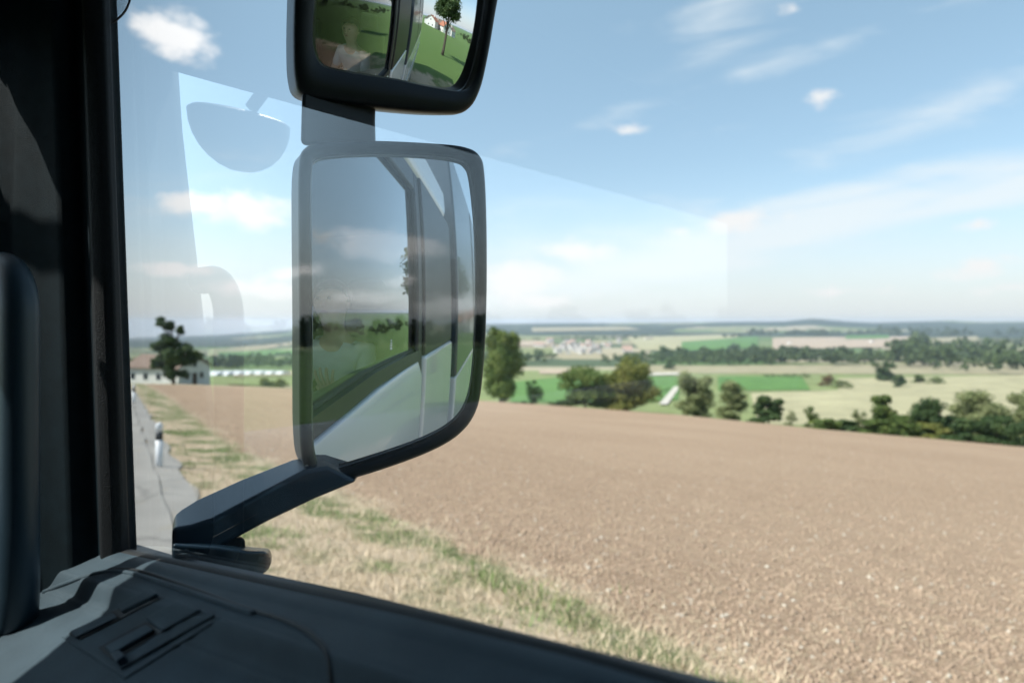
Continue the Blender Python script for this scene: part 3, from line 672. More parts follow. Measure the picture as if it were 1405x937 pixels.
# white growing tunnels
M['tunnel'] = mat('white_tunnel_film', (.55, .57, .57), .4, noise=.1, nscale=2)
def tunnel_mesh(l, r_):
    bm = bmesh.new(); n = 10
    pr = [(r_*math.cos(math.pi*i/n), r_*1.0*math.sin(math.pi*i/n)) for i in range(n+1)]
    loft(bm, [[Vector((x, y, z-(.5 if z < .01 else 0))) for x, z in pr] for y in (-l/2, 0, l/2)]); return bm
tprev = None
tl = ['nearest the farmhouse', 'second from the farmhouse', 'third from the farmhouse', 'in the middle of the row', 'third from the mirror', 'second from the mirror', 'nearest the mirror']
for i in range(7):
    g = ground_hit(284+i*14.5, 515-i*.2, 130)
    if tprev is None:
        t = empty('growing_tunnel', g); tb_ = tunnel_mesh(12, 2.6); bm_obj('cover', tb_, M['tunnel'], t, smooth=False); bm = bmesh.new()
        bx(bm, -1, 1, -6.06, -6.02, -.2, 1.9); bm_obj('door', bm, M['wframe'], t); t.rotation_euler = (0, 0, R(20)); tprev = t; tag(t, cat='greenhouse')
        sc_ = g.dot(FW)*11/FPX/2.6*.9; t.scale = (sc_*1.15, sc_*1.15, sc_*.55)
    else:
        t = copy_tree(tprev, g, R(20), tprev.scale)
    tag(t, 'low white growing tunnel ' + tl[i], group='white growing tunnels left of the mirror')
# village
random.seed(31)
protoA = house('village_house', 'small pale house with a greyish roof among the far village houses', (0, 0, -900), 0, 9, 12, 5, 3.5, M['plaster_far'], M['tile_grey'], 'village houses in the valley', wins=False, detail=False)
protoB = house('village_house', 'small cream house with a dull red roof among the far village houses', (0, 0, -900), 0, 10, 14, 5.5, 4, M['plaster_far'], M['tile_dull'], 'village houses in the valley', wins=False, detail=False)
nA = nB = 0
for i in range(46):
    px = random.gauss(793, 32); px = min(max(px, 718), 862); yb = random.uniform(471, 489)-(abs(px-790)*.06)
    g = ground_hit(px, yb, 130); pr_ = protoA if random.random() < .6 else protoB
    s_ = random.uniform(.9, 1.5)*1.15
    if (pr_ is protoA and nA == 0) or (pr_ is protoB and nB == 0):
        t = pr_; t.location = g; t.rotation_euler = (0, 0, random.uniform(0, 3)); t.scale = (s_,)*3
    else: t = copy_tree(pr_, g, random.uniform(0, 3), (s_,)*3)
    if pr_ is protoA: nA += 1
    else: nB += 1
for j, (px, yb, lb) in enumerate([(1262, 470, 'long pale farm building on the hillside field'), (890, 466, 'white farm building left of the hillside stubble'), (1196, 470, 'small white farm at the green hillside strip'), (1083, 472, 'tiny white hut at the edge of the harvested hillside field')]):
    g = ground_hit(px, yb, 130); house('farm_building', lb, g, R(40+j*20), 14, 34 if j < 2 else 18, 5, 4, M['plaster'], M['tile'], wins=False, detail=False)['category'] = 'farm building'

# houses and a roadside tree behind the truck, seen only in the upper mirror
def on_ground(az, dist):
    x = math.sin(R(az))*dist; y = math.cos(R(az))*dist; return Vector((x, y, TZ(x, y)))
for j, (az, ds, lb, rf_, rz_) in enumerate([(177, 118, 'white house with a red roof nearest the truck side in the upper mirror', 'tile_red', 20), (174.5, 128, 'cream house with a brown roof in the middle of the mirrored houses', 'tile', 70), (171.5, 122, 'white house with a red roof in front of the mirrored houses', 'tile_red', -20), (169, 140, 'white house with a brown roof beside the mirrored tree trunk', 'tile', 35), (178.6, 150, 'farthest white house partly behind the truck side in the upper mirror', 'tile', 10)]):
    house('house', lb, on_ground(az, ds), R(rz_), 8, 10, 5, 3.4, M['plaster'] if j != 1 else M['plaster2'], M[rf_])
rt = on_ground(168.6, 17)
tree('tree', 'roadside tree with a bare lower trunk reflected in the upper mirror', 'tree', rt, 7.4, 3.4, LM['dark'], 91, trunk=.42, ncl=18, nleaf=3500, leaf=.16)
def wood_ring(name, label, az0, az1, d0, d1, h0, n, lm, seed):
    rg = np.random.default_rng(seed); Vs = []
    for i in range(n):
        az = rg.uniform(az0, az1); ds = rg.uniform(d0, d1)*(1+.12*math.sin(az*.35)); g = on_ground(az, ds); h = h0*rg.uniform(.6, 1.2)*(1+.3*math.sin(az*.9)); w_ = h*rg.uniform(.5, .8)
        Vs.append(crown_arrays(rg, g.x, g.y, g.z+h*.5, w_*.6, w_*.6, h*.52, 6, 130, h*.1)[0])
    Vv = np.vstack(Vs); o = np_mesh(name, Vv, np.arange(len(Vv)).reshape(-1, 4), LM[lm]); tag(o, label, 'wood', kind='stuff')
wood_ring('wood', 'dark wood beyond the green meadow, reflected in the side window', -76, -18, 170, 230, 8.5, 230, 'wood', 95)
wood_ring('wood', 'wood on the rise behind the truck', 95, 166, 260, 340, 9, 150, 'wood', 96)
# ------------------------------------------------------------------ roadside delineator posts
M['post_white'] = mat('post_white_plastic', (.74, .75, .76), .4, noise=.08, nscale=8)
M['post_black'] = mat('post_black_band', (.02, .022, .025), .4)
M['reflector'] = mat('reflector', (.85, .85, .82), .12)
def delineator(loc, label):
    root = empty('delineator_post', loc); tag(root, label, 'road post', 'white delineator posts along the road edge')
    bm = bmesh.new(); n = 14
    def ring(z, s=1, sh_=0): return [Vector((.075*s*math.cos(a)*1.0, .055*s*math.sin(a)+sh_, z)) for a in [i*2*math.pi/n for i in range(n)]]
    loft(bm, [ring(-.15), ring(.62)]); 
    loft(bm, [ring(.81), ring(.93), ring(.965, .93), ring(.99, .78), ring(1.005, .5), ring(1.01, .15)])
    bm_obj('post', bm, M['post_white'], root, smooth=True)
    bm = bmesh.new(); loft(bm, [ring(.62, 1.0), ring(.81, 1.0)]); bd = bm_obj('band', bm, M['post_black'], root, smooth=True)
    root.rotation_euler = (0, 0, R(-20)); return root
v = .2093
def post_at(px, ybase, D, label):
    p_ = P(px, HY, D); return delineator((p_.x, p_.y, TZ(p_.x, p_.y)), label)
post_at(218.5, 638, 15.3, 'near white roadside post with a black band left of the mirror arm')
post_at(183.5, 546, 37, 'far white roadside post beside the window pillar')

# ------------------------------------------------------------------ loose soil, stones, straw and grass on the ground ("stuff")
def scatter(name, label, cat, n, region, size, m, seed, kind='clod', mask=None):
    rg = np.random.default_rng(seed)
    D = []; L = []
    dmin, dmax, umin, umax = region
    dd = dmin*(dmax/dmin)**rg.uniform(0, 1, n*3)**.9; uu = rg.uniform(umin, umax, n*3)
    LL = dd*uu; q, r = qr(dd, LL)
    ok = mask(q, r, dd, rg); dd = dd[ok][:n]; LL = LL[ok][:n]; n = len(dd)
    x = dd*FW.x+LL*RT.x; y = dd*FW.y+LL*RT.y; z = terrain(x, y)
    base = np.stack([x, y, z], 1)
    s = size[0]*(size[1]/size[0])**(rg.uniform(0, 1, n)**1.6)
    if kind == 'clod':
        T8 = np.array([(1, 0, 0), (0, 1, 0), (-1, 0, 0), (0, -1, 0), (0, 0, .8), (.0, .0, -.5)])
        Vv = T8[None]*(s[:, None, None])*rg.uniform(.5, 1.4, (n, 6, 1)); a = rg.uniform(0, 6.28, n); c_, s_ = np.cos(a), np.sin(a)
        Vx = Vv[:, :, 0]*c_[:, None]-Vv[:, :, 1]*s_[:, None]; Vy = Vv[:, :, 0]*s_[:, None]+Vv[:, :, 1]*c_[:, None]
        Vv = np.stack([Vx, Vy, Vv[:, :, 2]], 2)+base[:, None]
        f = np.array([(0, 1, 4), (1, 2, 4), (2, 3, 4), (3, 0, 4), (1, 0, 5), (2, 1, 5), (3, 2, 5), (0, 3, 5)])
        F = (f[None]+np.arange(n)[:, None, None]*6).reshape(-1, 3)
    else:   # blades: thin triangles
        a = rg.uniform(0, 6.28, n); wv = s*(.07 if kind == 'blade' else .05); le = rg.normal(0, .45 if kind == 'blade' else 1.2, (n, 2))
        t = np.stack([np.cos(a), np.sin(a), 0*a], 1)*wv[:, None]
        upv = np.stack([le[:, 0]*s, le[:, 1]*s, s*(1 if kind == 'blade' else .12)], 1)
        Vv = np.stack([base-t, base+t, base+upv], 1)
        if kind == 'straw': Vv[:, :, 2] += .02
        F = np.arange(n*3).reshape(-1, 3)
    o = np_mesh(name, Vv.reshape(-1, 3), F, m); tag(o, label, cat, kind='stuff'); return o
def edge_w(r): return np.interp(r, [6, 22], [4.3, 2.3])
SM = {'clod': mat('soil_clod', (.37, .272, .188), .95, col2=(.25, .18, .125), nscale=2.5), 'stone': mat('pale_stone', (.54, .48, .39), .8, noise=.3, nscale=3),
      'straw': mat('straw', (.52, .42, .27), .8, noise=.3, nscale=3), 'green': mat('grass_blade_green', (.13, .21, .05), .7, col2=(.24, .28, .1), nscale=1.2), 'dry': mat('grass_blade_dry', (.58, .48, .34), .8, col2=(.46, .37, .25), nscale=1.5)}
insoil = lambda q, r, D, rg: (q > edge_w(r)-.2) & (r < 100) & (r > -10)
scatter('soil_clods', 'crumbled brown soil clods over the ploughed field', 'soil', 60000, (4, 45, -.6, .95), (.012, .046), SM['clod'], 1, 'clod', insoil)
scatter('field_stones', 'small pale stones scattered over the ploughed field', 'stones', 3200, (4, 70, -.5, .95), (.012, .048), SM['stone'], 2, 'clod', insoil)
scatter('straw_litter', 'short pieces of straw lying on the ploughed field', 'straw', 15000, (4, 45, -.5, .95), (.05, .16), SM['straw'], 3, 'straw', insoil)
def clump(x, y, sc1, ph):
    rg = np.random.default_rng(77); v_ = 0
    for k_ in range(14):
        a_ = rg.uniform(0, 6.28); f_ = sc1*rg.uniform(.5, 3.2); v_ = v_+np.sin((x*np.cos(a_)+y*np.sin(a_))*f_+rg.uniform(0, 6.28))/14**.5
    return v_*1.3
verge = lambda q, r, D, rg: (q > .4) & (q < edge_w(r)+.5*rg.normal(size=len(q))) & (r < 60)
def vgreen(q, r, D, rg):
    strip_ = np.exp(-((q-(edge_w(r)-.7))/.45)**2)*1.6*(r < 16)*(.55+.45*np.sin(r*1.7+1))
    return verge(q, r, D, rg) & (.55*clump(q, r*.8, 1.3, 1.0)+strip_*1.25-.42+.3*((r > 9) & (q > .6) & (q < 2.6))+rg.normal(0, .25, len(q)) > .5)
def vdry(q, r, D, rg): return verge(q, r, D, rg) & (clump(q, r*.8, 1.3, 1.0) < .75+rg.normal(0, .4, len(q)))
scatter('dry_grass', 'dry straw-coloured grass on the roadside verge', 'grass', 60000, (3, 60, -.62, .6), (.04, .13), SM['dry'], 4, 'blade', vdry)
scatter('green_grass', 'green grass tufts on the roadside verge', 'grass', 42000, (3, 50, -.62, .6), (.05, .16), SM['green'], 5, 'blade', vgreen)

# ------------------------------------------------------------------ THE TRUCK
truck = empty('truck', (-.75, 0, -2.5))
tag(truck, 'white delivery truck whose dark cab, window pillar and twin door mirrors fill the foreground', 'truck')
TI = Vector((.75, 0, 2.5))
def own(o, par=None):
    """parent keeping world placement: truck parts are modelled in world space"""
    if par is None: o.parent = truck; o.location = TI
    else: o.parent = par
    return o
GX = .28       # side glass plane
def W(x, y, z): return Vector((x, y, z))
# --- sill line on the glass plane
sill = [(.86, -.249), (.734, -.233), (.497, -.203), (.304, -.178), (.184, -.1645), (.119, -.160), (0, -.156), (-.2, -.152), (-.42, -.152)]
def sill_z(y): return float(np.interp(y, [s[0] for s in sill][::-1], [s[1] for s in sill][::-1]))
# --- side window glass (passenger side), slightly into its channels
vs = [(GX, y, z-.012) for y, z in sill]+[(GX, -.42, .56), (GX, .86, .56)]
gl = mesh_obj('side_window', vs, [tuple(range(len(vs)))], M['glass']); own(gl)
# etched mark low on the glass, further back
bm = bmesh.new()
for (y0, y1, z0, z1) in ((-.118, -.106, .0, .006), (-.121, -.103, -.008, -.003), (-.121, -.103, -.019, -.011), (-.116, -.108, .009, .016)): bx(bm, GX+.0005, GX+.0012, y0, y1, z0-.1, z1-.1)
own(bm_obj('etched_mark', bm, M['etch']), gl)
# driver side glass
DX = -1.78
own(mesh_obj('side_window', [(DX, -.42, -.15), (DX, .62, -.2), (DX, .5, .42), (DX, -.42, .45)], [(0, 1, 2, 3)], M['glass']))
cur = []
bm = bmesh.new()
loft(bm, [[W(-1.735+.012*math.sin(i*1.9), -.44+i*.03, z) for i in range(38)]+[W(-1.74+.012*math.sin(i*1.9), -.44+i*.03, z) for i in range(37, -1, -1)] for z in (-.35, .58)])
own(bm_obj('added_curtain', bm, M['seat'], smooth=True))  # added curtain: blocks the driver window's light from reflecting in the side glass
# --- windshield opening: plane Y = .90
WY = .90; WZ0, WZ1 = -.155, .317; WX0, WX1 = -1.66, .15
own(mesh_obj('windshield', [(WX0-.03, WY, WZ0-.05), (WX1+.03, WY, WZ0-.05), (WX1+.03, WY, .6), (WX0-.03, WY, .6)], [(0, 1, 2, 3)], M['windshield']))
own(box('sun_visor', WX0, WX1+.13, WY-.035, WY-.012, WZ1, .60, M['headliner'], bevel=.006))
# --- A pillar (passenger side): lofted trim between glass edge and windshield edge
def edgeY(z): return .775+.09*(z-.05)      # leaning forward a little towards the roof
prof = [(.279, .000, 'r'), (.262, -.004, 'r'), (.258, .012, 't'), (.236, .020, 't'), (.224, .040, 't'), (.211, .052, 't'), (.205, .062, 't'), (.18, .08, 't'), (.155, .115, 't'), (.15, .15, 't'), (.17, .17, 't'), (.285, .15, 't'), (.295, .06, 't'), (.292, .0, 'r')]
zs = [-.34, -.2, -.05, .1, .25, .4, .6]
bm = bmesh.new()
loft(bm, [[W(x-(.036*min(1.2, max(0, (.30-z)/.5)) if x < .19 else 0), edgeY(z)+dy, z) for x, dy, _ in prof] for z in zs]); ap = own(bm_obj('window_pillar', bm, M['trim'], bevel=.004, seg=3))
bm = bmesh.new()
pr = [(.2795, -.013), (.272, -.017), (.263, -.014), (.2555, -.006), (.2575, .004), (.2795, .004)]
loft(bm, [[W(x, edgeY(z)+dy, z) for x, dy in pr] for z in zs]); own(bm_obj('rubber_seal', bm, M['rubber'], bevel=.002), ap).location = (0, 0, 0)
# driver side pillar
own(box('window_pillar', -1.84, -1.66, .62, .93, -.3, .62, M['trim'], bevel=.03))
# --- grab handle on the pillar
bm = bmesh.new(); hx, hy = .183, .725
pts = [W(hx+.004, hy+.035, -.29), W(hx+.002, hy+.01, -.262), W(hx, hy, -.235)]+[W(hx, hy, -.23+.05*i) for i in range(1, 5)]
hd = (-RT*.8+FW*.6)*.045; zc_ = .004
pts += [W(hx, hy, zc_)+hd*(1-math.cos(R(a_)))+Vector((0, 0, .045*math.sin(R(a_)))) for a_ in range(0, 91, 10)]+[W(hx, hy, zc_+.045)+hd*1.6]
tube(bm, pts, .0158, 18); own(bm_obj('grab_handle', bm, M['handle'], smooth=True))

def smooth_open(pts, n):
    out = []
    for i in range(len(pts)-1):
        p0 = pts[max(0, i-1)]; p1 = pts[i]; p2 = pts[i+1]; p3 = pts[min(len(pts)-1, i+2)]
        for k_ in range(n):
            t = k_/n; b_ = .5*((2*p1[1])+(-p0[1]+p2[1])*t+(2*p0[1]-5*p1[1]+4*p2[1]-p3[1])*t*t+(-p0[1]+3*p1[1]-3*p2[1]+p3[1])*t**3)
            out.append((p1[0]+(p2[0]-p1[0])*t, b_))
    out.append(pts[-1]); return out
# --- door top / dash corner in front of the glass
sd_n = Vector((.3075, -.076, -.615))
def PL(px, py, off=0.0):
    """pixel to the sloping panel plane (off: metres raised towards the viewer)"""
    d = raydir(px, py); k_ = sd_n.normalized(); dd = .1711/sd_n.length-off; return d*(dd/d.dot(k_))
# cross-section profile across the panel from glass inwards: (inward distance from glass, height relative to sill)
prof2 = [(.0, -.004), (.004, .004), (.012, .004), (.020, .0005), (.040, -.006), (.046, -.009), (.052, -.022), (.058, -.027), (.10, -.044), (.16, -.075), (.24, -.12), (.34, -.20), (.36, -.6)]
_d = smooth_open(prof2, 7); prof2 = sorted(set((round(a, 5), b) for a, b in _d))
ysec = [.86-.02*i for i in range(44)]+[-.2, -.45]
bm = bmesh.new(); rows = []
for y in ysec:
    zz_ = sill_z(y)
    rows.append([W(GX-.004-a, y, zz_+b) for a, b in prof2])
loft(bm, rows, cap=False, closed=False)
dpan = own(bm_obj('door_panel', bm, M['dash'], smooth=True))
# black rubber channel along the glass foot
bm = bmesh.new(); rr2 = []
for y in ysec:
    zz_ = sill_z(y); rr2.append([W(GX+.006, y, zz_-.03), W(GX+.006, y, zz_+.0015), W(GX+.001, y, zz_+.0045), W(GX-.005, y, zz_+.0062), W(GX-.012, y, zz_+.0045), W(GX-.012, y, zz_-.02)])
loft(bm, rr2); own(bm_obj('rubber_seal', bm, M['rubber'], smooth=True), dpan)
# dark groove with rounded corner, trim ridge: raised tubes laid on the panel
def on_panel(px, py, lift=.0):
    # find panel surface point along a ray (door panel profile), by marching
    d = raydir(px, py); t = .2
    pa = [a for a, b in prof2]; pb = [b for a, b in prof2]
    while t < 1.2:
        p_ = d*t; zs_ = sill_z(p_.y)+np.interp(GX-.004-p_.x, pa, pb) if p_.x < GX else 9
        if p_.z <= zs_+lift: return p_
        t += .0003
    return d*t
def groove(name, pts_px, rad_, m, lift=0, parent=dpan, seg=8):
    bm = bmesh.new(); tube(bm, [on_panel(x, y, lift) for x, y in pts_px], rad_, seg); return own(bm_obj(name, bm, m, smooth=True), parent)
def smoothpx(pts, n=6):
    out = []
    for i in range(len(pts)-1):
        p0 = pts[max(0, i-1)]; p1 = pts[i]; p2 = pts[i+1]; p3 = pts[min(len(pts)-1, i+2)]
        for k_ in range(n):
            t = k_/n; out.append(tuple(.5*((2*p1[j])+(-p0[j]+p2[j])*t+(2*p0[j]-5*p1[j]+4*p2[j]-p3[j])*t*t+(-p0[j]+3*p1[j]-3*p2[j]+p3[j])*t**3) for j in (0, 1)))
    out.append(pts[-1]); return out
groove('panel_groove', smoothpx([(150, 781), (190, 783), (260, 806), (330, 832), (390, 850), (430, 872), (450, 900), (455, 940), (456, 980)]), .0016, M['dash_dark'], 0)
groove('panel_ridge', smoothpx([(60, 812), (120, 790), (165, 784), (215, 797), (290, 822), (350, 842)]), .0022, M['dash'], 0)
# switch tray: parallelogram recess with lid, slot and knobs
def prism_px(name, quad, h0, h1, m, parent, bevel=.0012, n=8):
    nrm = -sd_n.normalized(); nrm = nrm if nrm.z > 0 else -nrm
    def q(u_, v_): return tuple((quad[0][j]*(1-u_)+quad[1][j]*u_)*(1-v_)+(quad[3][j]*(1-u_)+quad[2][j]*u_)*v_ for j in (0, 1))
    g_ = [[on_panel(*q(i/n, j/n)) for i in range(n+1)] for j in range(n+1)]
    bm = bmesh.new(); vt = [[bm.verts.new(p_+nrm*h1) for p_ in r_] for r_ in g_]; vb = [[bm.verts.new(p_+nrm*h0) for p_ in r_] for r_ in g_]
    for j in range(n):
        for i in range(n):
            bm.faces.new((vt[j][i], vt[j][i+1], vt[j+1][i+1], vt[j+1][i])); bm.faces.new((vb[j][i], vb[j+1][i], vb[j+1][i+1], vb[j][i+1]))
    for i in range(n):
        for a_, b_ in (((0, i), (0, i+1)), ((n, i+1), (n, i)), ((i+1, 0), (i, 0)), ((i, n), (i+1, n))):
            bm.faces.new((vt[a_[0]][a_[1]], vt[b_[0]][b_[1]], vb[b_[0]][b_[1]], vb[a_[0]][a_[1]]))
    return own(bm_obj(name, bm, m, bevel=bevel, seg=2), parent)
def tray_part(quad, h0, h1, m, name='switch_tray', parent=dpan, bevel=.0016): return prism_px(name, quad, h0 if h0 < 0 else h0*1.3, h1*1.3, m, parent, bevel)
frame = tray_part([(84, 874), (210, 812), (306, 848), (172, 932)], -.002, .0012, M['dash'])
tray_part([(150, 905), (280, 838), (298, 848), (168, 922)], .0012, .0030, M['dash'], 'raised_frame', frame) 
tray_part([(96, 872), (205, 817), (222, 824), (112, 880)], .001, .0022, M['dash_dark'], 'slot', frame)
tray_part([(165, 838), (212, 815), (221, 822), (172, 846)], .002, .0050, M['dash'], 'rocker_switch', frame)
tray_part([(100, 872), (158, 846), (166, 852), (108, 880)], .002, .0040, M['dash'], 'rocker_switch', frame)
tray_part([(139, 894), (205, 858), (228, 872), (160, 912)], .0028, .0036, M['dash_dark'], 'slot', frame)
tray_part([(205, 856), (250, 832), (280, 845), (228, 874)], .003, .0052, M['dash'], 'lid', frame)
tray_part([(150, 897), (208, 866), (218, 874), (160, 907)], .0034, .0062, M['dash'], 'rocker_switch', frame)
tray_part([(160, 909), (172, 903), (180, 912), (168, 920)], .003, .0070, M['handle'], 'knob', frame)

# --- dashboard across the cab
bm = bmesh.new()
pr = [(.89, -.157), (.86, -.154), (.80, -.165), (.775, -.19), (.76, -.25), (.76, -.34), (.76, -.5), (.76, -.9), (.93, -.9), (.93, -.157)]
loft(bm, [[W(x, y, z) for y, z in pr] for x in (-1.72, -.9, -.3, .12)]); own(bm_obj('dashboard', bm, M['dash'], bevel=.01))
bm = bmesh.new(); bx(bm, .12, .30, .74, .93, -1.0, -.33); own(bm_obj('dashboard_end', bm, M['trim'], bevel=.01))
# small ledge closing panel to pillar foot
bm = bmesh.new(); loft(bm, [[W(.10, .62, -.33), W(.272, .86, -.27), W(.12, .93, -.27), W(.05, .93, -.30)], [W(.10, .62, -.8), W(.272, .86, -.8), W(.12, .93, -.8), W(.05, .93, -.8)]]); own(bm_obj('footwell_trim', bm, M['trim'], bevel=.008))
# --- kerb-view mirror hanging outside the top corner of the windshield (seen in the window reflection)
bm = bmesh.new(); rr_ = []
for i in range(0, 8):
    a_ = R(90*i/7); rr_.append([W(-.012+.088*math.cos(a_)*math.cos(b_), 1.06+.035*math.cos(a_)*math.sin(b_), .334-.088*math.sin(a_)) for b_ in [k_*2*math.pi/28 for k_ in range(28)]][:28]) if i < 7 else None
rr_.insert(0, [W(-.012+.080*math.cos(b_), 1.06+.030*math.sin(b_), .340) for b_ in [k_*2*math.pi/28 for k_ in range(28)]])
loft(bm, rr_); fm_ = own(bm_obj('front_mirror', bm, M['housing'], smooth=True))
bm = bmesh.new(); tube(bm, [W(-.03, 1.06, .355), W(-.07, 1.05, .42), W(-.10, 1.0, .56), W(-.10, .95, .70)], .011, 10); own(bm_obj('mirror_stem', bm, M['housing'], smooth=True), fm_)
# --- steering wheel
sw = own(bm_obj('steering_wheel', (lambda b: (tube(b, [W(-1.22+.22*math.cos(a), .42+.22*math.sin(a)*.5, -.32+.22*math.sin(a)*.86) for a in [i*2*math.pi/36 for i in range(37)]], .016, 10), b)[1])(bmesh.new()), M['black_plastic'], smooth=True))
bm = bmesh.new()
for a in (R(-10), R(190), R(270)): tube(bm, [W(-1.22, .425, -.33), W(-1.22+.21*math.cos(a), .42+.105*math.sin(a), -.32+.18*math.sin(a))], .014, 8)
tube(bm, [W(-1.22, .40, -.33), W(-1.22, .6, -.45)], .04, 12); own(bm_obj('spokes', bm, M['black_plastic'], smooth=True), sw)
# --- roof, back wall, floor, doors
own(box('headliner', -1.80, .29, -1.35, .92, .60, .63, M['headliner']))
own(box('rear_wall', -1.80, .29, -1.40, -1.35, -1.3, .63, M['headliner']))
own(box('cab_floor', -1.80, .29, -1.40, .93, -1.36, -1.30, M['trim']))
for sx_, nm in ((1, 'r'), (-1, 'l')):
    xi = .283 if sx_ > 0 else -1.80; xo = .305 if sx_ > 0 else -1.822
    a, b = min(xi, xo), max(xi, xo)
    # white outer door skin below the belt, black belt strip, rear pillar, roof rail
    bm = bmesh.new()
    ys_ = [.93, .7, .4, .1, -.2, -.42]
    sk = []
    for y in ys_:
        zt = (sill_z(y)-.05)
        bul = .014*math.sin(math.pi*(y+.45)/1.4)*sx_
        xo_ = xo+bul
        sk.append([W(xi, y, zt), W(xo_, y, zt), W(xo_+.02*sx_, y, zt-.06), W(xo_+.022*sx_, y, -.7), W(xo_+.01*sx_, y, -1.45), W(xi, y, -1.45)])
    loft(bm, sk); dr = own(bm_obj('door', bm, M['white_paint'], bevel=.006))
    bm = bmesh.new(); loft(bm, [[W(xi, y, sill_z(y)-.048), W(xo+.004*sx_, y, sill_z(y)-.048), W(xo, y, sill_z(y)-.004), W(xi, y, sill_z(y)-.004)] for y in ys_]); own(bm_obj('belt_strip', bm, M['black_plastic']), dr)
    own(box('rear_pillar', a, b, -.50, -.42, -1.45, .66, M['black_plastic'], bevel=.01))
    own(box('cab_side', a, b+.02 if sx_ > 0 else b, -1.42, -.503, -1.45, -.19, M['white_paint'], bevel=.02)); own(box('quarter_window', a, b+.012 if sx_ > 0 else b, -1.42, -.503, -.188, .66, M['quarter'], bevel=.01))
    own(box('roof_rail', a, b, -.42, .93, .56, .66, M['black_plastic'], bevel=.01))
    own(box('wheel_arch', a-.4 if sx_ > 0 else a-.02, b+.03 if sx_ > 0 else b+.4, -.45, .85, -1.75, -1.455, M['black_plastic'], bevel=.06))
own(box('cab_roof', -1.822, .305, -1.42, .96, .665, .95, M['white_paint'], bevel=.08))
own(box('cab_front', -1.822, .305, .935, 1.0, -1.6, -.21, M['white_paint'], bevel=.03))
own(box('bumper', -1.83, .31, .90, 1.08, -2.05, -1.605, M['black_plastic'], bevel=.05))
# cargo box and chassis
cb = own(box('cargo_box', -1.84, .345, -7.6, -1.62, -.50, 1.45, M['slate'], bevel=.02)); own(box('lower_panel', -1.84, .345, -7.6, -1.62, -1.25, -.503, M['white_paint'], bevel=.02), cb)
own(box('side_skirt', .20, .31, -7.2, -2.0, -2.05, -1.5, M['white_paint'], bevel=.02)); own(box('side_skirt', -1.83, -1.72, -7.2, -2.0, -2.05, -1.5, M['white_paint'], bevel=.02))
own(box('chassis', -1.3, -.2, -7.6, .9, -1.85, -1.45, M['black_plastic']))
for y in (-3.6, -5.6):
    own(box('box_seam', .346, .352, y-.006, y+.006, -.45, 1.4, M['black_plastic']), cb)
own(box('lower_rail', .346, .362, -7.58, -1.64, -1.25, -1.12, M['steel'], bevel=.004), cb)
def wheel(x, y, z):
    bm = bmesh.new(); n = 32
    def rg_(xx, r__): return [W(xx, r__*math.cos(i*2*math.pi/n), r__*math.sin(i*2*math.pi/n)) for i in range(n)]
    loft(bm, [rg_(-.13, .28), rg_(-.14, .40), rg_(-.11, .47), rg_(.11, .47), rg_(.14, .40), rg_(.13, .28)], cap=False); t = bm_obj('tyre', bm, M['tyre'], smooth=True)
    bm = bmesh.new(); loft(bm, [rg_(-.12, .28), rg_(-.06, .24), rg_(-.05, .1), rg_(.05, .1), rg_(.06, .24), rg_(.12, .28)]); rim = bm_obj('rim', bm, M['steel'], smooth=False)
    w_ = empty('wheel', (x, y, z)); w_.parent = truck; w_.location = Vector((x, y, z))+TI; t.parent = w_; rim.parent = w_
for x in (.15, -1.67):
    for y in (.15, -5.6): wheel(x, y, TZ(x, y)+.47)
# seats
for x in (-1.25, -.2):
    st = own(box('seat', x-.26, x+.26, -.95, -.42, -1.0, -.62, M['seat'], bevel=.06))
    own(box('backrest', x-.25, x+.25, -1.12, -.95, -.62, .0, M['seat'], bevel=.06), st); own(box('headrest', x-.13, x+.13, -1.1, -.99, .03, .22, M['seat'], bevel=.05), st)
    own(box('seat_base', x-.2, x+.2, -.9, -.5, -1.3, -1.0, M['black_plastic']), st)

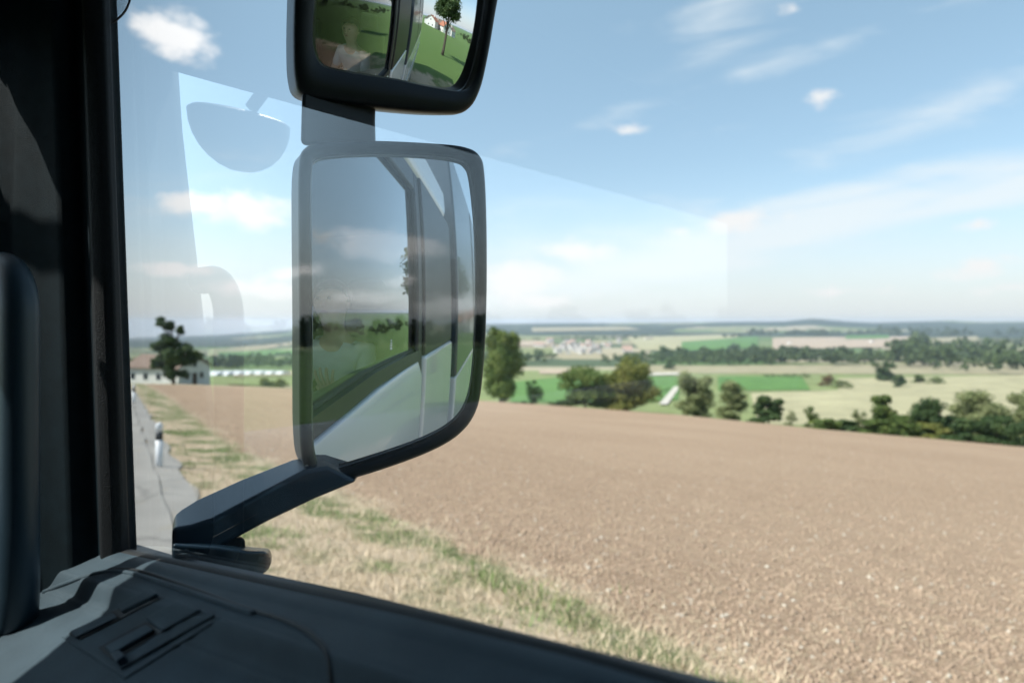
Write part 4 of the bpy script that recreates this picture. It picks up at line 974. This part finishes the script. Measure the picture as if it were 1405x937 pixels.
# ------------------------------------------------------------------ MIRRORS
def smooth_closed(pts, n=5):
    out = []; m_ = len(pts)
    for i in range(m_):
        p0, p1, p2, p3 = pts[i-1], pts[i], pts[(i+1) % m_], pts[(i+2) % m_]
        for k_ in range(n):
            t = k_/n; out.append(tuple(.5*((2*p1[j])+(-p0[j]+p2[j])*t+(2*p0[j]-5*p1[j]+4*p2[j]-p3[j])*t*t+(-p0[j]+3*p1[j]-3*p2[j]+p3[j])*t**3) for j in (0, 1)))
    return out
def build_mirror(name, label, c_px, D0, nrm, outer, inner, rad_c, depth, mat_h, back_scale=.72, back_shift=Vector((0, 0, 0))):
    nrm = nrm.normalized(); C = P(c_px[0], c_px[1], D0); dd = C.dot(nrm)
    def on(px, py, off=0):
        d = raydir(px, py); return d*((dd)/d.dot(nrm))+nrm*off
    Oo = [on(x, y) for x, y in smooth_closed(outer)]; n = len(Oo)
    Ii = [on(x, y) for x, y in smooth_closed(inner)]
    ce = sum(Oo, Vector())/n; ci_ = sum(Ii, Vector())/len(Ii)
    bm = bmesh.new()
    def scl(ring, s, off, c0=ce, sh_=Vector()): return [c0+(p_-c0)*s+nrm*off+sh_ for p_ in ring]
    rings = [scl(Ii, 1.0, -.020, ci_), scl(Ii, 1.0, -.004, ci_), scl(Ii, 1.02, .0, ci_), scl(Oo, .965, .001), scl(Oo, .992, -.003), scl(Oo, 1.0, -.010),
             scl(Oo, 1.0, -.022), scl(Oo, .985, -depth*.55, ce, back_shift*.5), scl(Oo, (1+back_scale)/2, -depth*.9, ce, back_shift), scl(Oo, back_scale*.7, -depth, ce, back_shift)]
    loft(bm, rings, cap=False)
    vs_ = list(bm.verts); bm.faces.new(vs_[-n:])
    h = own(bm_obj(name, bm, mat_h, smooth=True)); h['label'] = label
    # convex glass
    bm = bmesh.new(); K = 30; lay = []
    cv_ = bm.verts.new(ci_-nrm*.002)
    for k_ in range(1, K+1):
        s = k_/K; lay.append([bm.verts.new(ci_+(p_-ci_)*s*.992-nrm*(.002+((p_-ci_)*s).length_squared/(2*rad_c))) for p_ in Ii])
    m_ = len(Ii)
    for i in range(m_): bm.faces.new((cv_, lay[0][i], lay[0][(i+1) % m_]))
    for a, b in zip(lay, lay[1:]):
        for i in range(m_): bm.faces.new((a[i], b[i], b[(i+1) % m_], a[(i+1) % m_]))
    g_ = own(bm_obj('mirror_glass', bm, M['mirror'], smooth=True), h)
    me = g_.data; vn = []
    for v_ in me.vertices:
        rel = v_.co-ci_; tang = rel-nrm*rel.dot(nrm); vn.append((nrm+tang/rad_c).normalized())
    if me.polygons[0].normal.dot(nrm) < 0: me.flip_normals()
    me.normals_split_custom_set_from_vertices(vn)
    bm = bmesh.new(); e = [ci_+(p_-ci_)*.994-nrm*(.001+(p_-ci_).length_squared/(2*rad_c)) for p_ in Ii]; e.append(e[0]); tube(bm, e, .0009, 6); own(bm_obj('glass_rim', bm, M['rimring'], smooth=True), h)
    return h, on
n1 = Vector((-.487, -.873, .0))
mh, on1 = build_mirror('door_mirror', 'tall main mirror in a black housing at eye level', (540, 425), .80, n1,
    [(410, 420), (409, 300), (410, 225), (420, 200), (450, 192), (520, 191), (600, 195), (640, 200), (660, 212), (667, 240), (670, 330), (669, 440), (664, 520), (655, 565), (632, 597), (590, 622), (520, 648), (465, 663), (435, 660), (417, 640), (411, 600), (410, 520)],
    [(428, 420), (427, 300), (428, 235), (434, 216), (460, 210), (520, 208), (590, 210), (630, 214), (646, 222), (652, 245), (655, 330), (655, 430), (651, 510), (643, 555), (622, 583), (580, 606), (510, 632), (460, 648), (441, 645), (432, 625), (429, 590), (428, 520)],
    1.5, .085, M['housing'], back_shift=Vector((-.012, .004, 0)))
n2 = Vector((-.40, -.88, -.17))
mh2, on2 = build_mirror('wide_angle_mirror', 'upper wide-angle mirror in a black housing at the top', (555, -40), .80, n2,
    [(404, 0), (408, -100), (418, -190), (450, -220), (560, -225), (690, -215), (712, -180), (705, -100), (685, 0), (672, 75), (660, 125), (642, 152), (610, 156), (540, 151), (450, 139), (415, 130), (405, 105), (403, 60)],
    [(433, 0), (438, -90), (446, -170), (470, -190), (560, -195), (670, -188), (688, -165), (684, -90), (672, 0), (661, 70), (652, 108), (636, 124), (600, 120), (540, 108), (470, 97), (442, 88), (432, 65), (431, 40)],
    .42, .09, M['housing'], back_shift=Vector((-.006, .004, 0)))
# neck between the two housings
bm = bmesh.new()
def quad_ring(pts_, D1, D2): return [P(x, y, D1) for x, y in pts_]+[P(x*.0+x+4, y, D2) for x, y in pts_[::-1]]
ring_a = [P(414, 125, .775), P(516, 132, .83), P(514, 130, .88), P(420, 125, .84)]
ring_b = [P(413, 160, .775), P(515, 168, .83), P(513, 165, .88), P(418, 160, .84)]
ring_c = [P(412, 200, .775), P(516, 200, .83), P(513, 200, .88), P(418, 200, .84)]
loft(bm, [ring_a, ring_b, ring_c]); own(bm_obj('mirror_neck', bm, M['housing'], bevel=.006))
# lower arm
bm = bmesh.new()
ft = [(236, 724), (262, 721), (292, 712), (350, 681), (418, 645), (450, 640)]      # front top edge
bt = [(238, 709), (248, 698), (270, 684), (330, 657), (400, 630), (440, 622)]      # back top edge
fb = [(235, 764), (262, 762), (300, 751), (365, 716), (432, 684), (490, 660)]      # front bottom edge
Ds = [.700, .705, .712, .73, .75, .765]
rings = [[P(*ft[i], Ds[i]), P(*bt[i], Ds[i]+.045), P(fb[i][0]+4, fb[i][1]-6, Ds[i]+.05), P(*fb[i], Ds[i])] for i in range(6)]
loft(bm, rings); arm = own(bm_obj('mirror_arm', bm, M['armtop'], bevel=.005, seg=4))
bm = bmesh.new()   # seam running along the arm
tube(bm, [P(292, 737, .711), P(360, 701, .731), P(424, 669, .7505)], .0007, 5); own(bm_obj('arm_seam', bm, M['dash_dark']), arm)
# foot on the door: block with chamfered end and hinge cap
bm = bmesh.new()
loft(bm, [[P(236, 745, .66), P(236, 745, .72), P(236, 790, .72), P(236, 790, .66)], [P(300, 750, .67), P(305, 745, .74), P(305, 790, .74), P(300, 790, .67)],
          [P(342, 756, .68), P(346, 750, .75), P(346, 792, .75), P(342, 787, .68)], [P(362, 756, .69), P(368, 752, .75), P(368, 780, .75), P(362, 788, .69)], [P(370, 760, .70), P(373, 757, .75), P(373, 772, .75), P(371, 778, .70)]])
own(bm_obj('mirror_foot', bm, M['armtop'], bevel=.004))
bm = bmesh.new(); loft(bm, [[P(296, 740, .72), P(336, 737, .72), P(338, 760, .72), P(296, 760, .72)], [P(296, 738, .76), P(334, 735, .76), P(336, 760, .76), P(296, 760, .76)]]); own(bm_obj('hinge_cap', bm, M['housing'], bevel=.004))
bm = bmesh.new(); tube(bm, [P(235, 700, .74), P(235, 700, .741)], .001, 4); bm.free()
def screw(p_, n_, r_=.0022):
    bm = bmesh.new(); tube(bm, [p_, p_+n_*.0012], r_, 10); return own(bm_obj('screw', bm, M['steel'], smooth=False), mh)
for (x, y) in ((421, 640),): screw(on1(x, y, -.001), n1.normalized())
# small clear plastic clip at the top of the window pillar
bm = bmesh.new()
e = [PXp(x, y, .285) for x, y in smoothpx([(150, -60), (172, -45), (180, -20), (178, 0), (172, 15), (162, 26), (150, 34), (147, 36)])]
tube(bm, e, .0012, 8); cl = own(bm_obj('clear_clip', bm, M['dash_dark'], smooth=True))
e2 = [PXp(x, y, .285) for x, y in [(150, -58), (172, -42), (179, -20), (176, 0), (170, 14), (160, 25), (149, 33), (146, -20)]]
own(mesh_obj('clip_pane', e2, [tuple(range(8))], M['glass']), cl)

# ------------------------------------------------------------------ haze: one box of thin air round everything
hm = bpy.data.materials.new('haze_air'); hm.use_nodes = True; nt = hm.node_tree; nt.nodes.clear()
o_ = N(nt, 'ShaderNodeOutputMaterial'); pv = N(nt, 'ShaderNodeVolumePrincipled'); pv.inputs['Color'].default_value = (.76, .87, 1, 1); pv.inputs['Density'].default_value = .000088; pv.inputs['Anisotropy'].default_value = .2
nt.links.new(pv.outputs[0], o_.inputs['Volume'])
allz = [v_[2] for v_ in V]; zb = float(min(allz))-1.5
hb_ = box('haze', -9800, 9800, -9800, 9800, zb, 34, hm); tag(hb_, kind='stuff', label='thin bluish air over the whole valley', cat='haze')

# ------------------------------------------------------------------ the passenger, glimpsed through the door glass in the mirrors
M['skin'] = mat('skin', (.62, .40, .30), .5, noise=.1, nscale=30)
M['shirt'] = mat('white_shirt', (.72, .72, .70), .85, noise=.08, nscale=20, bump=.3, bscale=120)
M['trousers'] = mat('dark_trousers', (.03, .035, .05), .9, bump=.3, bscale=200)
M['hair'] = mat('brown_hair', (.06, .04, .025), .6, noise=.5, nscale=90, bump=.8, bscale=160)
per = empty('person', (-.2, -.72, -.62)); tag(per, 'seated person in a white shirt with one hand raised, faintly reflected in the upper mirror', 'person')
PO = Vector((-.2, -.72, -.62))
def skin_obj(name, chains, m, sub=2):
    """chains: list of [(x,y,z,r),...]; a chain may start at an existing joint"""
    verts = []; rads = []; edges = []; key = {}
    for ch in chains:
        prev = None
        for (x, y, z, r_) in ch:
            k_ = (round(x, 3), round(y, 3), round(z, 3))
            if k_ not in key: key[k_] = len(verts); verts.append((x, y, z)); rads.append(r_)
            if prev is not None and prev != key[k_]: edges.append((prev, key[k_]))
            prev = key[k_]
    me = bpy.data.meshes.new(name); me.from_pydata(verts, edges, []); o = bpy.data.objects.new(name, me); COL.objects.link(o); me.materials.append(m)
    md = o.modifiers.new('skin', 'SKIN'); md.use_smooth_shade = True
    for i, r_ in enumerate(rads): me.skin_vertices[0].data[i].radius = (r_, r_)
    me.skin_vertices[0].data[0].use_root = True
    sb_ = o.modifiers.new('sub', 'SUBSURF'); sb_.levels = sub; sb_.render_levels = sub
    o.parent = per; return o
# local coordinates: origin on the seat; facing +Y
neck = (0, .10, .50, .05)
body = [[(0, 0, .09, .13), (0, .0, .2, .125), (0, .03, .34, .135), (0, .06, .43, .11), neck, (0, .13, .585, .062), (0, .145, .64, .088), (0, .15, .70, .092), (0, .14, .755, .06)]]
for s_ in (-1, 1):
    body.append([(0, 0, .09, .13), (.09*s_, .08, .08, .095), (.11*s_, .42, .10, .072), (.11*s_, .46, .02, .062), (.115*s_, .45, -.30, .048), (.115*s_, .46, -.58, .036), (.115*s_, .54, -.62, .034), (.115*s_, .62, -.63, .024)])
def hand(w, d_, up_, s_):
    """palm and five fingers from wrist w along d_, with spread direction up_"""
    d_ = Vector(d_).normalized(); up_ = (Vector(up_)-d_*Vector(up_).dot(d_)).normalized(); nn = d_.cross(up_); w = Vector(w); ch = []
    T = lambda a, b, c: w+d_*a+up_*b+nn*c
    v4 = lambda v_, r_: (v_.x, v_.y, v_.z, r_)
    palm = T(.05, 0, 0); root = v4(w, .022); pl = v4(palm, .026); ch.append([root, pl])
    for j, (b, ln) in enumerate(((.030, .072), (.010, .082), (-.010, .076), (-.029, .060))):
        p0 = T(.088, b, 0); p1 = T(.088+ln*.45, b*1.25, .008); p2 = T(.088+ln*.78, b*1.4, .020); p3 = T(.088+ln, b*1.5, .036)
        ch.append([pl, v4(p0, .0105), v4(p1, .009), v4(p2, .008), v4(p3, .0065)])
    ch.append([root, v4(T(.028, .032, .008), .013), v4(T(.055, .056, .016), .0105), v4(T(.078, .068, .026), .008)])
    return ch
armR = [(0, .06, .43, .11), (.15, .06, .415, .062), (.20, .10, .20, .046), (.16, .27, .14, .036), (.12, .34, .22, .026)]
armL = [(0, .06, .43, .11), (-.15, .06, .415, .062), (-.22, .10, .19, .046), (-.19, .30, .13, .034), (-.17, .38, .13, .026)]
body += [armR, armL]
hr = hand((.12, .34, .22), (-.15, .45, .85), (-.9, .1, 0), 1); hl = hand((-.17, .38, .13), (.1, 1, -.1), (1, 0, .1), -1)
hr[0][0] = armR[-1]; hr[-1][0] = armR[-1]; hl[0][0] = armL[-1]; hl[-1][0] = armL[-1]
body += hr+hl
skin_obj('body', body, M['skin'])
skin_obj('shirt', [[(0, 0, .11, .150), (0, .0, .2, .142), (0, .03, .34, .150), (0, .06, .43, .124), (0, .09, .475, .07)], [(0, .06, .43, .124), (.15, .06, .415, .074), (.175, .08, .31, .064), (.195, .10, .22, .060)], [(0, .06, .43, .124), (-.15, .06, .415, .074), (-.18, .08, .31, .064), (-.21, .10, .21, .060)]], M['shirt'])
skin_obj('trousers', [[(0, 0, .06, .145), (.09*s_, .08, .08, .108), (.11*s_, .42, .10, .085), (.11*s_, .46, .02, .075), (.115*s_, .45, -.30, .062), (.115*s_, .46, -.54, .052)] for s_ in (-1, 1)], M['trousers'])
bm = bmesh.new(); bmesh.ops.create_uvsphere(bm, u_segments=24, v_segments=16, radius=.105)
for v_ in bm.verts:
    v_.co.z *= 1.02; v_.co.y *= 1.08
for v_ in [v_ for v_ in bm.verts if v_.co.z < -.03 and v_.co.y > -.03 or (v_.co.y > .055 and v_.co.z < .045)]: bm.verts.remove(v_)
hr_ = bm_obj('hair', bm, M['hair'], None, smooth=True); hr_.parent = per; hr_.location = (0, .135, .70)
bm = bmesh.new()
loft(bm, [[Vector((-.011, 0, -.018)), Vector((.011, 0, -.018)), Vector((.007, 0, .022)), Vector((-.007, 0, .022))], [Vector((-.008, .022, -.016)), Vector((.008, .022, -.016)), Vector((.003, .006, .018)), Vector((-.003, .006, .018))]])
ns = bm_obj('nose', bm, M['skin'], None, bevel=.003); ns.parent = per; ns.location = (0, .232, .675)
for s_ in (-1, 1):
    bm = bmesh.new(); bmesh.ops.create_uvsphere(bm, u_segments=12, v_segments=8, radius=.008); e_ = bm_obj('eye', bm, M['hair'], None, smooth=True); e_.parent = per; e_.location = (.03*s_, .224, .70)
    bm = bmesh.new(); bmesh.ops.create_uvsphere(bm, u_segments=12, v_segments=8, radius=.022)
    for v_ in bm.verts: v_.co.x *= .4; v_.co.z *= 1.4
    e_ = bm_obj('ear', bm, M['skin'], None, smooth=True); e_.parent = per; e_.location = (.09*s_, .14, .68)
bm = bmesh.new(); bmesh.ops.create_uvsphere(bm, u_segments=12, v_segments=8, radius=.022)
for v_ in bm.verts: v_.co.z *= .3; v_.co.y *= .4
e_ = bm_obj('mouth', bm, mat('lips', (.45, .2, .17), .5), None, smooth=True); e_.parent = per; e_.location = (0, .228, .632)
